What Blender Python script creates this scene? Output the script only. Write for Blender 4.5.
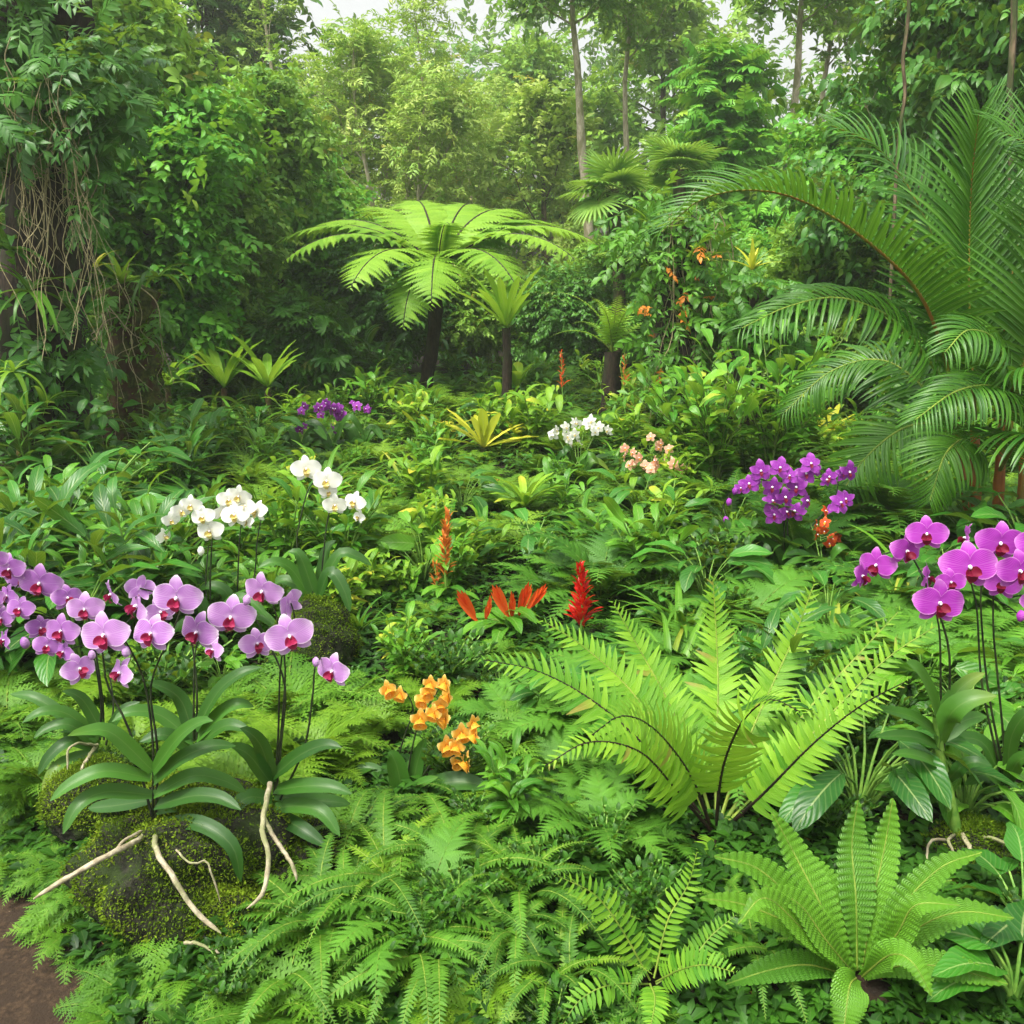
import bpy, math, random
import numpy as np
from mathutils import Matrix, Vector

for o in list(bpy.data.objects):
    bpy.data.objects.remove(o)
SC = bpy.context.scene
COL = SC.collection
R = math.radians

# ---------------------------------------------------------------- camera
F = 887.0
PITCH = R(13.4)
CAM = np.array([0.0, 0.0, 1.5])
cd = bpy.data.cameras.new('camera')
cd.sensor_width = 36.0
cd.lens = F * 36.0 / 1024.0
cd.clip_start = 0.05
cd.clip_end = 600.0
cam = bpy.data.objects.new('camera', cd)
cam.location = CAM
cam.rotation_euler = (R(90) - PITCH, 0, 0)
COL.objects.link(cam)
SC.camera = cam

# ---------------------------------------------------------------- sky, sun, exposure
SUN_EL, SUN_AZ = R(63), R(-135)      # high, over the photographer's shoulder
w = bpy.data.worlds.new('World')
SC.world = w
w.use_nodes = True
nt = w.node_tree
bg = nt.nodes['Background']
sky = nt.nodes.new('ShaderNodeTexSky')
sky.sky_type = 'NISHITA'
sky.sun_disc = False
sky.sun_elevation = SUN_EL
sky.sun_rotation = SUN_AZ
sky.air_density = 1.0
sky.dust_density = 6.0
sky.ozone_density = 1.0
hs = nt.nodes.new('ShaderNodeHueSaturation')
hs.inputs['Saturation'].default_value = 0.12
hs.inputs['Value'].default_value = 1.2
nt.links.new(sky.outputs[0], hs.inputs['Color'])
nt.links.new(hs.outputs[0], bg.inputs['Color'])
bg.inputs['Strength'].default_value = 0.15
sl = bpy.data.lights.new('sun', 'SUN')
sl.energy = 2.8
sl.angle = R(12)
sl.color = (1.0, 0.94, 0.82)
sun = bpy.data.objects.new('sun', sl)
COL.objects.link(sun)
sd = Vector((math.sin(SUN_AZ) * math.cos(SUN_EL), math.cos(SUN_AZ) * math.cos(SUN_EL), math.sin(SUN_EL)))
sun.rotation_euler = sd.to_track_quat('Z', 'Y').to_euler()
sun.location = sd * 50
SC.view_settings.view_transform = 'Standard'
SC.view_settings.look = 'None'
SC.view_settings.gamma = 1.0
SC.view_settings.use_curve_mapping = False
SC.view_settings.exposure = 0.78
cy = SC.cycles
cy.max_bounces = 7
cy.diffuse_bounces = 4
cy.glossy_bounces = 2
cy.transmission_bounces = 5
cy.transparent_max_bounces = 8
cy.volume_bounces = 1
cy.sample_clamp_indirect = 6.0
cy.use_denoising = True
cy.denoiser = 'OPENIMAGEDENOISE'

# ---------------------------------------------------------------- pixel <-> world helpers
FWD = np.array([0, math.cos(PITCH), -math.sin(PITCH)])
UPV = np.array([0, math.sin(PITCH), math.cos(PITCH)])
def ray(px, py):
    return np.array([(px - 512) / F, 0, 0]) + UPV * ((512 - py) / F) + FWD
def P(px, py, Y):
    d = ray(px, py)
    return CAM + d * (Y / d[1])
def mpp(Y):                       # metres per pixel at distance Y (about)
    return Y * 1.0 / F / math.cos(PITCH) * 0.97
def proj(p):
    q = np.asarray(p, float) - CAM
    z = q @ FWD
    return 512 + F * q[0] / z, 512 - F * (q @ UPV) / z, z
def smooth(a, b, x):
    t = np.clip((x - a) / (b - a), 0, 1)
    return t * t * (3 - 2 * t)
EDGE = [(-9, 4.9), (-4.0, 3.5), (-2.2, 2.75), (-1.36, 2.07), (-1.05, 1.80), (-0.86, 1.60), (-0.6, 1.45), (0.0, 1.36), (1.5, 1.28), (9, 1.0)]
EX = np.array([e[0] for e in EDGE]); EY = np.array([e[1] for e in EDGE])
def gz(x, y):
    x = np.asarray(x, float); y = np.asarray(y, float)
    e = np.interp(x, EX, EY)
    bed = smooth(-0.02, 0.35, y - e) * 0.10
    z = bed + 0.035 * np.maximum(0, y - 4.5) + 0.05 * np.sin(x * 1.3 + 1) * np.sin(y * 0.9) * smooth(2.5, 5, y)
    z = z + 0.12 * np.maximum(0, y - 26)
    z = z + 0.006 * np.sin(x * 9 + y * 4) * np.sin(y * 11 - x * 3)
    return z
def G(px, py):
    d = ray(px, py)
    lo = 0.5
    for i in range(2000):
        lo *= 1.004
        p = CAM + d * lo
        if p[2] <= gz(p[0], p[1]) or p[1] > 60:
            break
    return p

# ---------------------------------------------------------------- shapes: arrays of quads
class S:
    __slots__ = ('v', 'f', 'uv', 't', 'm')
    def __init__(s, v, f, uv, t=None, m=None):
        s.v = np.asarray(v, float); s.f = np.asarray(f, int); s.uv = np.asarray(uv, float)
        s.t = np.zeros(len(s.v)) if t is None else np.asarray(t, float)
        s.m = np.zeros(len(s.f), int) if m is None else np.asarray(m, int)
def join(L):
    L = [a for a in L if a is not None and len(a.v)]
    n = np.cumsum([0] + [len(a.v) for a in L])
    return S(np.concatenate([a.v for a in L]), np.concatenate([a.f + n[i] for i, a in enumerate(L)]),
             np.concatenate([a.uv for a in L]), np.concatenate([a.t for a in L]), np.concatenate([a.m for a in L]))
def withm(s, m):
    s.m = np.full(len(s.f), m); return s
def withtint(s, t):
    s.t = np.full(len(s.v), t); return s
def nrmz(a):
    a = np.asarray(a, float)
    return a / np.maximum(1e-9, np.linalg.norm(a, axis=-1, keepdims=True))
def place(sh, pos, d, n, sc=1.0, tint=None, wid=None):
    """copies of sh: its +Y along d, its +Z near n, scaled"""
    pos = np.atleast_2d(pos).astype(float); N = len(pos)
    d = nrmz(np.broadcast_to(d, (N, 3))); n = np.broadcast_to(n, (N, 3)).astype(float)
    x = np.cross(d, n); bad = np.linalg.norm(x, axis=1) < 1e-4
    if bad.any():
        x = x.copy(); x[bad] = np.cross(d[bad], np.array([0.3, 0.2, 0.93]))
    x = nrmz(x); z = np.cross(x, d)
    sc = np.broadcast_to(sc, (N,)).astype(float)
    wd = sc if wid is None else np.broadcast_to(wid, (N,)).astype(float)
    V = (sh.v[None, :, 0, None] * x[:, None, :] * wd[:, None, None] + sh.v[None, :, 1, None] * d[:, None, :] * sc[:, None, None]
         + sh.v[None, :, 2, None] * z[:, None, :] * sc[:, None, None] + pos[:, None, :])
    nv = len(sh.v)
    f = (sh.f[None] + (np.arange(N) * nv)[:, None, None]).reshape(-1, 4)
    t = np.tile(sh.t, N)
    if tint is not None:
        t = t * 0.35 + np.repeat(np.broadcast_to(tint, (N,)), nv)
    return S(V.reshape(-1, 3), f, np.tile(sh.uv, (N, 1)), t, np.tile(sh.m, N))
def mv(s, M):
    M = np.array(M)
    return S(s.v @ M[:3, :3].T + M[:3, 3], s.f, s.uv, s.t, s.m)
def rotz(a):
    return np.array(Matrix.Rotation(a, 4, 'Z'))
def grid_faces(nu, nv):
    i = np.arange(nu)[:, None] * (nv + 1) + np.arange(nv)[None, :]
    i = i.reshape(-1)
    return np.stack([i, i + 1, i + nv + 2, i + nv + 1], 1)
def prof(kind, t):
    if kind == 'ovate':  w = (t + .03) ** .55 * (1 - t) ** .85
    elif kind == 'lance': w = (t + .03) ** .75 * (1 - t) ** .8
    elif kind == 'strap': w = np.minimum(1, .55 + t * 2.0) * (1 - t ** 5) ** .7
    elif kind == 'blade': w = np.minimum(1, .5 + t * 3) * (1 - t) ** .75
    elif kind == 'obov': w = (t + .04) ** 1.0 * (1 - t) ** .42
    elif kind == 'tongue': w = (t + .05) ** .6 * (1 - t ** 3) ** .6
    elif kind == 'pinna': w = np.minimum(1, .75 + t) * (1 - t ** 1.6)
    elif kind == 'petal': w = np.sin(np.pi * np.clip(t * .93 + .06, 0, 1) ** .85) ** .55
    elif kind == 'heart': w = np.minimum(1, .45 + 3 * t) * (1 - t) ** .7
    else: w = 1 - t * .5
    return w / w.max()
def leaf(L=1., W=.3, kind='ovate', a0=15, a1=-35, nu=6, nv=2, fold=12, wave=0., nw=3, cren=0., nc=10, stalk=0.):
    t = np.linspace(0, 1, nu + 1)
    an = np.radians(a0 + (a1 - a0) * t)
    st = 1.0 / nu
    y = np.concatenate([[0], np.cumsum((np.cos(an[1:]) + np.cos(an[:-1])) / 2 * st)])
    z = np.concatenate([[0], np.cumsum((np.sin(an[1:]) + np.sin(an[:-1])) / 2 * st)])
    hw = prof(kind, t) * W / 2 + .004
    if stalk:
        k = np.clip((t - stalk) / (1 - stalk), 0, 1)
        hw = np.where(t < stalk, .012, prof(kind, k) * W / 2 + .004)
    s = np.linspace(-1, 1, nv + 1)
    fo = math.radians(fold)
    ed = 1 + (cren * np.sin(t * np.pi * 2 * nc)[:, None] * np.abs(s)[None] if cren else 0 * s[None] + 0 * t[:, None])
    x = hw[:, None] * s[None] * math.cos(fo) * ed
    zz = z[:, None] + hw[:, None] * np.abs(s)[None] * math.sin(fo)
    if wave:
        zz = zz + wave * np.sin(t * np.pi * 2 * nw + 1)[:, None] * (s[None] ** 2) * W
    yy = y[:, None] + 0 * s[None]
    v = np.stack([x, yy, zz], -1).reshape(-1, 3) * L
    uv = np.stack([np.repeat(t, nv + 1), np.tile(s * .5 + .5, nu + 1)], 1)
    return S(v, grid_faces(nu, nv), uv)
def spline(pts, n):
    p = np.asarray(pts, float)
    if len(p) == 2:
        return p[0] + (p[1] - p[0]) * np.linspace(0, 1, n)[:, None]
    q = np.vstack([2 * p[0] - p[1], p, 2 * p[-1] - p[-2]])
    seg = np.concatenate([[0], np.cumsum(np.linalg.norm(np.diff(p, axis=0), axis=1))])
    u = np.linspace(0, seg[-1] * .99999, n)
    k = np.clip(np.searchsorted(seg, u, 'right') - 1, 0, len(p) - 2)
    t = ((u - seg[k]) / np.maximum(1e-9, seg[k + 1] - seg[k]))[:, None]
    a, b, c, d = q[k], q[k + 1], q[k + 2], q[k + 3]
    return .5 * (2 * b + (c - a) * t + (2 * a - 5 * b + 4 * c - d) * t ** 2 + (3 * b - a - 3 * c + d) * t ** 3)
def tang(Pt):
    return nrmz(np.gradient(Pt, axis=0))
def ribbon(Pt, nhint, hw, nv=2, fold=0., wave=0., nw=4):
    T = tang(Pt)
    n = np.broadcast_to(nhint, Pt.shape)
    sd = nrmz(np.cross(T, n)); N = np.cross(sd, T)
    s = np.linspace(-1, 1, nv + 1)
    fo = math.radians(fold)
    t = np.linspace(0, 1, len(Pt))
    lift = hw[:, None] * np.abs(s)[None] * math.sin(fo) + wave * hw.max() * np.sin(t * 2 * np.pi * nw)[:, None] * s[None] ** 2
    V = Pt[:, None] + sd[:, None] * (hw[:, None] * s[None] * math.cos(fo))[..., None] + N[:, None] * lift[..., None]
    uv = np.stack([np.repeat(t, nv + 1), np.tile(s * .5 + .5, len(Pt))], 1)
    return S(V.reshape(-1, 3), grid_faces(len(Pt) - 1, nv), uv)
def tube(Pt, r, k=6, rough=0., rng=None):
    Pt = np.asarray(Pt, float); n = len(Pt)
    r = np.broadcast_to(r, (n,)).astype(float)
    T = tang(Pt)
    ref = np.array([0.31, 0.17, 0.93]) if abs(T[0][2]) < .9 else np.array([0.97, 0.2, 0.05])
    A = np.zeros_like(Pt); a = nrmz(np.cross(T[0], ref))
    for i in range(n):
        a = nrmz(a - T[i] * (a @ T[i])); A[i] = a
    B = np.cross(T, A)
    th = np.linspace(0, 2 * np.pi, k + 1)
    rr = r[:, None] * np.ones(k + 1)[None]
    if rough and rng is not None:
        rr = rr * (1 + rough * rng.standard_normal((n, k + 1)))
        rr[:, -1] = rr[:, 0]
    V = Pt[:, None] + (A[:, None] * np.cos(th)[None, :, None] + B[:, None] * np.sin(th)[None, :, None]) * rr[..., None]
    uv = np.stack([np.repeat(np.linspace(0, 1, n), k + 1), np.tile(th / (2 * np.pi), n)], 1)
    return S(V.reshape(-1, 3), grid_faces(n - 1, k)[:, ::-1], uv)
def blob(c, r, seed=0, amp=.2, nu=24, nv=16, freq=1.6, fine=0.0):
    u = np.linspace(0, 2 * np.pi, nu + 1); v = np.linspace(0.02, np.pi - .02, nv + 1)
    U, V = np.meshgrid(u, v, indexing='ij')
    d = np.stack([np.cos(U) * np.sin(V), np.sin(U) * np.sin(V), -np.cos(V)], -1)
    rg = np.random.default_rng(seed)
    h = np.zeros(U.shape)
    for k in range(5):
        w3 = rg.standard_normal(3) * freq * (1.6 ** k); h += np.sin(d @ w3 + rg.uniform(0, 6)) * amp / (1.5 ** k)
    if fine:
        for k in range(10):
            w3 = rg.standard_normal(3) * 16; h += np.sin(d @ w3 + rg.uniform(0, 6)) * fine
    p = d * (1 + h)[..., None] * np.asarray(r) + np.asarray(c)
    uv = np.stack([U / (2 * np.pi), V / np.pi], -1)
    return S(p.reshape(-1, 3), grid_faces(nu, nv), uv.reshape(-1, 2))

# ---------------------------------------------------------------- objects
def mesh(name, s, mats, sm=True):
    me = bpy.data.meshes.new(name)
    n, m = len(s.v), len(s.f)
    me.vertices.add(n); me.vertices.foreach_set('co', s.v.astype(np.float32).ravel())
    me.loops.add(4 * m); me.loops.foreach_set('vertex_index', s.f.astype(np.int32).ravel())
    me.polygons.add(m)
    me.polygons.foreach_set('loop_start', np.arange(0, 4 * m, 4, dtype=np.int32))
    me.polygons.foreach_set('material_index', s.m.astype(np.int32))
    me.polygons.foreach_set('use_smooth', np.full(m, sm))
    a = me.attributes.new('uvm', 'FLOAT2', 'POINT'); a.data.foreach_set('vector', s.uv.astype(np.float32).ravel())
    a = me.attributes.new('tint', 'FLOAT', 'POINT'); a.data.foreach_set('value', s.t.astype(np.float32))
    for q in (mats if isinstance(mats, (list, tuple)) else [mats]):
        me.materials.append(q)
    me.update(calc_edges=True)
    return me
def link(name, me, parent=None, loc=(0, 0, 0), rot=(0, 0, 0), sc=1.0):
    o = bpy.data.objects.new(name, me); COL.objects.link(o)
    o.location = loc; o.rotation_euler = rot
    o.scale = (sc, sc, sc) if np.isscalar(sc) else sc
    if parent is not None:
        o.parent = parent
    return o
def tag(o, label, cat, group=None, kind=None):
    if label: o['label'] = label
    if cat: o['category'] = cat
    if group: o['group'] = group
    if kind: o['kind'] = kind
    return o
def thing(name, label, cat, loc, group=None):
    o = link(name, None, None, loc); o.empty_display_size = .1
    return tag(o, label, cat, group)
def part(name, s, mats, parent, label=None):
    """a part given in world coordinates, stored relative to its thing (or part)"""
    org = Vector((0, 0, 0)); q = parent
    while q is not None:
        org += q.location; q = q.parent
    s2 = S(s.v - np.array(org), s.f, s.uv, s.t, s.m)
    o = link(name, mesh(name, s2, mats), parent)
    if label: o['label'] = label
    return o
def structure(name, s, mats):
    o = link(name, mesh(name, s, mats)); o['kind'] = 'structure'; return o

# ---------------------------------------------------------------- materials
def srgb(h):
    c = [int(h[i:i + 2], 16) / 255 for i in (1, 3, 5)]
    return tuple((x / 12.92 if x <= .04045 else ((x + .055) / 1.055) ** 2.4) for x in c) + (1,)
def leafc(h):
    r, g, b, _ = srgb(h)
    l = .3 * r + .6 * g + .1 * b
    return (r * 1.05, g * .96, b * .74, 1)
class NT:
    def __init__(s, name):
        s.m = bpy.data.materials.new(name); s.m.use_nodes = True
        s.t = s.m.node_tree; s.t.nodes.clear()
        s.out = s.n('ShaderNodeOutputMaterial')
    def n(s, ty, **kw):
        x = s.t.nodes.new(ty)
        for k, v in kw.items(): setattr(x, k, v)
        return x
    def L(s, a, b): s.t.links.new(a, b)
    def put(s, sock, v):
        if hasattr(v, 'is_linked'): s.L(v, sock)
        elif v is not None: sock.default_value = v
    def math(s, op, a, b=None, c=None, clamp=False):
        x = s.n('ShaderNodeMath', operation=op, use_clamp=clamp)
        for i, v in enumerate((a, b, c)): s.put(x.inputs[i], v)
        return x.outputs[0]
    def mix(s, f, a, b, mode='MIX'):
        x = s.n('ShaderNodeMix', data_type='RGBA', blend_type=mode)
        s.put(x.inputs[0], f); s.put(x.inputs[6], a); s.put(x.inputs[7], b)
        return x.outputs[2]
    def step(s, x, a, b):
        q = s.n('ShaderNodeMapRange', interpolation_type='SMOOTHSTEP')
        s.put(q.inputs[0], x); q.inputs[1].default_value = a; q.inputs[2].default_value = b
        return q.outputs[0]
    def attr(s, name):
        return s.n('ShaderNodeAttribute', attribute_name=name)
    def noise(s, scale, vec=None, detail=3, rough=.55):
        x = s.n('ShaderNodeTexNoise'); x.inputs['Scale'].default_value = scale
        x.inputs['Detail'].default_value = detail; x.inputs['Roughness'].default_value = rough
        if vec is not None: s.L(vec, x.inputs['Vector'])
        return x.outputs[0]
    def bump(s, h, st=.3, dist=.01):
        x = s.n('ShaderNodeBump'); x.inputs['Strength'].default_value = st; x.inputs['Distance'].default_value = dist
        s.L(h, x.inputs['Height']); return x.outputs[0]
def leafmat(name, dark, light, old=None, rough=.42, trans=.3, rib=.25, veins=14, spec=.45, objvar=.35, tcol=None, relief=.18):
    """leaf: colour varies leaf by leaf and plant by plant; midrib and side veins from the leaf's own u,v"""
    q = NT(name)
    uv = q.n('ShaderNodeSeparateXYZ'); q.L(q.attr('uvm').outputs['Vector'], uv.inputs[0])
    u, v = uv.outputs[0], uv.outputs[1]
    tn = q.attr('tint').outputs['Fac']
    oi = q.n('ShaderNodeObjectInfo').outputs['Random']
    geo = q.n('ShaderNodeTexCoord').outputs['Object']
    f = q.math('ADD', tn, q.math('MULTIPLY', q.math('SUBTRACT', oi, .5), objvar))
    f = q.math('ADD', f, q.math('MULTIPLY', q.math('SUBTRACT', q.noise(9, geo), .5), .45), clamp=True)
    c = q.mix(f, leafc(dark), leafc(light))
    if old:
        o = q.step(q.math('ADD', tn, q.math('MULTIPLY', u, .18)), 1.0, 1.15)
        c = q.mix(o, c, srgb(old))
    av = q.math('ABSOLUTE', q.math('SUBTRACT', v, .5))
    if rib:
        rb = q.math('SUBTRACT', 1.0, q.step(av, .008, .04))
        c = q.mix(q.math('MULTIPLY', rb, rib), c, srgb('#c9d68a'))
    nrm = None
    if veins:
        ph = q.math('MULTIPLY', q.math('ADD', u, q.math('MULTIPLY', av, -.55)), veins * 6.283)
        vn = q.math('SINE', ph)
        c = q.mix(q.math('MULTIPLY', q.step(vn, .6, 1.0), .07), c, srgb('#bcd07a'))
        nrm = q.bump(vn, relief, .003)
    b = q.n('ShaderNodeBsdfPrincipled')
    q.L(c, b.inputs['Base Color']); b.inputs['Roughness'].default_value = rough
    b.inputs['Specular IOR Level'].default_value = spec
    tr = q.n('ShaderNodeBsdfTranslucent')
    q.L(q.mix(.55, c, leafc(tcol or '#9cc038'), 'MIX'), tr.inputs['Color'])
    if nrm is not None: q.L(nrm, b.inputs['Normal'])
    mx = q.n('ShaderNodeMixShader'); mx.inputs[0].default_value = trans
    q.L(b.outputs[0], mx.inputs[1]); q.L(tr.outputs[0], mx.inputs[2]); q.L(mx.outputs[0], q.out.inputs[0])
    return q.m
def petalmat(name, base, mid, edge, rough=.5, trans=.3, centre=None):
    q = NT(name)
    uv = q.n('ShaderNodeSeparateXYZ'); q.L(q.attr('uvm').outputs['Vector'], uv.inputs[0])
    u, v = uv.outputs[0], uv.outputs[1]
    av = q.math('MULTIPLY', q.math('ABSOLUTE', q.math('SUBTRACT', v, .5)), 2.0)
    tn = q.attr('tint').outputs['Fac']
    oi = q.n('ShaderNodeObjectInfo').outputs['Random']
    ns = q.noise(70, q.n('ShaderNodeTexCoord').outputs['Object'])
    c = q.mix(q.math('ADD', q.math('MULTIPLY', oi, .7), q.math('MULTIPLY', ns, .3)), srgb(base), srgb(mid))
    if centre: c = q.mix(q.math('MULTIPLY', q.step(q.math('ADD', u, q.math('MULTIPLY', av, .35)), .34, .0), .8), c, srgb(centre))
    vn = q.math('SINE', q.math('MULTIPLY', q.math('MULTIPLY', av, q.math('SUBTRACT', 1.35, u)), 60))
    c = q.mix(q.math('MULTIPLY', q.step(vn, .0, 1.0), .24), c, srgb(edge))
    c = q.mix(q.math('MULTIPLY', q.step(u, .55, 1.0), .35), c, srgb(edge))
    e = q.step(q.math('MAXIMUM', u, av), .88, 1.0)
    c = q.mix(q.math('MULTIPLY', e, .8), c, srgb(edge))
    b = q.n('ShaderNodeBsdfPrincipled')
    q.L(c, b.inputs['Base Color']); b.inputs['Roughness'].default_value = rough
    b.inputs['Specular IOR Level'].default_value = .25
    q.L(q.bump(vn, .15, .002), b.inputs['Normal'])
    tr = q.n('ShaderNodeBsdfTranslucent'); q.L(c, tr.inputs['Color'])
    mx = q.n('ShaderNodeMixShader'); mx.inputs[0].default_value = trans
    q.L(b.outputs[0], mx.inputs[1]); q.L(tr.outputs[0], mx.inputs[2]); q.L(mx.outputs[0], q.out.inputs[0])
    return q.m
def plain(name, a, b_, rough=.7, scale=18, bump=.4, c3=None, spec=.3, stretch=None, dist=.01):
    """bark, stems, stone: two or three colours broken by noise, with relief"""
    q = NT(name)
    co = q.n('ShaderNodeTexCoord').outputs['Object']
    if stretch:
        mp = q.n('ShaderNodeMapping'); q.L(co, mp.inputs[0]); mp.inputs['Scale'].default_value = stretch; co = mp.outputs[0]
    n1 = q.noise(scale, co, 6, .65); n2 = q.noise(scale * .22, co, 4, .6)
    c = q.mix(q.step(n1, .35, .68), srgb(a), srgb(b_))
    if c3: c = q.mix(q.step(n2, .46, .6), c, srgb(c3))
    b = q.n('ShaderNodeBsdfPrincipled'); q.L(c, b.inputs['Base Color'])
    b.inputs['Roughness'].default_value = rough; b.inputs['Specular IOR Level'].default_value = spec
    if bump: q.L(q.bump(n1, bump, dist), b.inputs['Normal'])
    q.L(b.outputs[0], q.out.inputs[0])
    return q.m
# ---------------------------------------------------------------- palette
M = {}
M['fern_bright'] = leafmat('fern_bright', '#448820', '#90c63c', '#8f8a3c', rough=.5, trans=.38, rib=.2, veins=7, objvar=.3, spec=.3)
M['fern_mid'] = leafmat('fern_mid', '#2a6014', '#629a2a', '#a8a63c', rough=.5, trans=.34, rib=.15, veins=5, spec=.3)
M['fern_dark'] = leafmat('fern_dark', '#28601a', '#5c9a30', rough=.5, trans=.3, rib=.1, veins=5, spec=.3)
M['fern_lime'] = leafmat('fern_lime', '#3f761c', '#80ae34', rough=.5, trans=.4, rib=.1, veins=0, spec=.3)
M['crenate'] = leafmat('crenate', '#3c761e', '#6cab32', '#a3b23c', rough=.42, trans=.3, rib=.25, veins=26, spec=.45, relief=.5)
M['fern_sword'] = leafmat('fern_sword', '#235612', '#589228', '#98a03a', rough=.5, trans=.32, rib=.15, veins=5, spec=.3)
M['fan_leaf'] = leafmat('fan_leaf', '#4a8636', '#8cba5a', '#9aa040', rough=.4, trans=.34, rib=.2, veins=0, spec=.3)
M['orchid_leaf'] = leafmat('orchid_leaf', '#214a18', '#3d7026', '#6f8230', rough=.44, trans=.14, rib=.06, veins=0, spec=.32)
M['strap_leaf'] = leafmat('strap_leaf', '#2a621a', '#629a2c', '#9aa33a', rough=.4, trans=.3, rib=.25, veins=0, spec=.3)
M['broad_leaf'] = leafmat('broad_leaf', '#1d521a', '#3d822a', None, rough=.36, trans=.26, rib=.3, veins=9, spec=.38)
M['shrub_leaf'] = leafmat('shrub_leaf', '#2a6a1a', '#62a22c', None, rough=.38, trans=.32, rib=.25, veins=8, spec=.38)
M['lime_leaf'] = leafmat('lime_leaf', '#4c8a22', '#8cbc3a', '#c8c03c', rough=.42, trans=.4, rib=.2, veins=6, spec=.3)
M['yellow_leaf'] = leafmat('yellow_leaf', '#aebe38', '#e0e05c', None, rough=.42, trans=.4, rib=.35, veins=0, objvar=.1, spec=.3)
M['cover_leaf'] = leafmat('cover_leaf', '#12370e', '#3c7420', None, rough=.48, trans=.3, rib=.1, veins=0, spec=.3)
M['palm_leaf'] = leafmat('palm_leaf', '#225a1a', '#589428', None, tcol='#78b030', rough=.4, trans=.28, rib=.3, veins=0, spec=.42)
M['tree_a'] = leafmat('tree_a', '#4a8430', '#94c254', '#98963a', rough=.45, trans=.34, rib=.15, veins=0, spec=.3)
M['tree_b'] = leafmat('tree_b', '#78ac4a', '#bed67c', '#b9a844', rough=.48, trans=.38, rib=.12, veins=0, spec=.3)
M['tree_c'] = leafmat('tree_c', '#2c6226', '#5a963e', '#77863a', rough=.42, trans=.28, rib=.15, veins=0, spec=.3)
M['tree_d'] = leafmat('tree_d', '#36862a', '#78be46', '#9dbd40', rough=.45, trans=.36, rib=.15, veins=0, spec=.3)
M['glossy'] = leafmat('glossy', '#357c20', '#7cbe3c', '#a8b43a', rough=.34, trans=.34, rib=.25, veins=8, spec=.38)
M['tree_fern'] = leafmat('tree_fern', '#529428', '#9ccc48', rough=.5, trans=.42, rib=.1, veins=0, spec=.3)
M['palm_stalk'] = plain('palm_stalk', '#55601e', '#8f842c', .5, 14, .2, '#8a5a24', stretch=(1, 1, .2))
M['bark'] = plain('bark', '#4a3c2c', '#7a6a52', .9, 30, .8, '#3f4a26', stretch=(1, 1, .25))
M['bark_pale'] = plain('bark_pale', '#a3977f', '#cbbfa6', .9, 24, .7, '#8b8664', stretch=(1, 1, .3))
M['bark_dark'] = plain('bark_dark', '#1d1712', '#3c3026', .95, 40, .9, '#2a2c18', stretch=(1, 1, .4))
M['moss_bark'] = plain('moss_bark', '#2c3414', '#565c26', 1., 30, .9, '#453020')
M['cane'] = plain('cane', '#3f5a22', '#6d7f38', .55, 10, .2)
M['palm_cane'] = plain('palm_cane', '#74441c', '#a86a2e', .5, 14, .2, '#66602a', stretch=(1, 1, .2))
M['rachis_black'] = plain('rachis_black', '#17100c', '#33241a', .6, 40, .3)
M['rachis_green'] = plain('rachis_green', '#5f7a28', '#87993a', .6, 20, .1)
M['stem_dark'] = plain('stem_dark', '#141a0e', '#2f3a1c', .45, 30, .15)
M['stem_green'] = plain('stem_green', '#4e7a2c', '#7da044', .5, 20, .1)
M['root'] = plain('root', '#8c8168', '#bdb498', .85, 45, .6, '#7d8058')
M['hang_root'] = plain('hang_root', '#857a58', '#b8ac84', .9, 30, .3)
M['rock'] = plain('rock', '#15160e', '#3a3b2c', .95, 48, 1., '#2a3a12', dist=.02)
M['moss'] = leafmat('moss', '#3c5a10', '#76962a', '#74782a', rough=.8, trans=.2, rib=0, veins=0, spec=.1)
M['soil'] = plain('soil', '#140f09', '#2b2014', 1., 30, .8, '#1a150c')
M['path_soil'] = plain('path_soil', '#281e14', '#453626', 1., 75, 1., '#30251a', dist=.006)
M['litter'] = leafmat('litter', '#4e3a20', '#9a7a44', rough=.7, trans=.1, rib=.2, veins=0, spec=.2, tcol='#a08040')
M['petal_pink'] = petalmat('petal_pink', '#a866ba', '#c68cd2', '#f4e4f2', centre='#e0c4e6')
M['petal_violet'] = petalmat('petal_violet', '#9650ac', '#b270c2', '#e4c0e4', centre='#c79ad0')
M['petal_magenta'] = petalmat('petal_magenta', '#9a1fa6', '#b436b8', '#e39ade', centre='#b84cc0')
M['petal_purple'] = petalmat('petal_purple', '#8a1f9c', '#a63cb6', '#c878d0')
M['petal_white'] = petalmat('petal_white', '#e6e6da', '#f3f3ec', '#f6f6f0', centre='#e6e2b8', trans=.35)
M['petal_yellow'] = petalmat('petal_yellow', '#eea92a', '#f6c650', '#fbe69a', centre='#e58c22')
M['petal_salmon'] = petalmat('petal_salmon', '#e0967a', '#eeb294', '#f8e0c8', centre='#f2d0ac')
M['petal_red'] = petalmat('petal_red', '#b8301a', '#d04a20', '#e8883c')
M['petal_amber'] = petalmat('petal_amber', '#b8742a', '#d09a44', '#e0bb6a')
M['lip_crimson'] = petalmat('lip_crimson', '#7c0c34', '#a01848', '#c8507a', centre='#c06a1e')
M['lip_deep'] = petalmat('lip_deep', '#5e0a26', '#7c1030', '#a42848', centre='#a85a24')
M['lip_yellow'] = petalmat('lip_yellow', '#b9a23a', '#d8c56a', '#f0ead0', centre='#a8781e')
M['lip_orange'] = petalmat('lip_orange', '#e8921c', '#efa52a', '#f6c658', centre='#c0641a')
M['column'] = plain('column', '#e8dcec', '#f6f0f6', .5, 40, 0)
M['bract_red'] = leafmat('bract_red', '#a80f12', '#dc2a22', rough=.38, trans=.3, rib=.1, veins=0, tcol='#e83a20', spec=.3)
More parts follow.
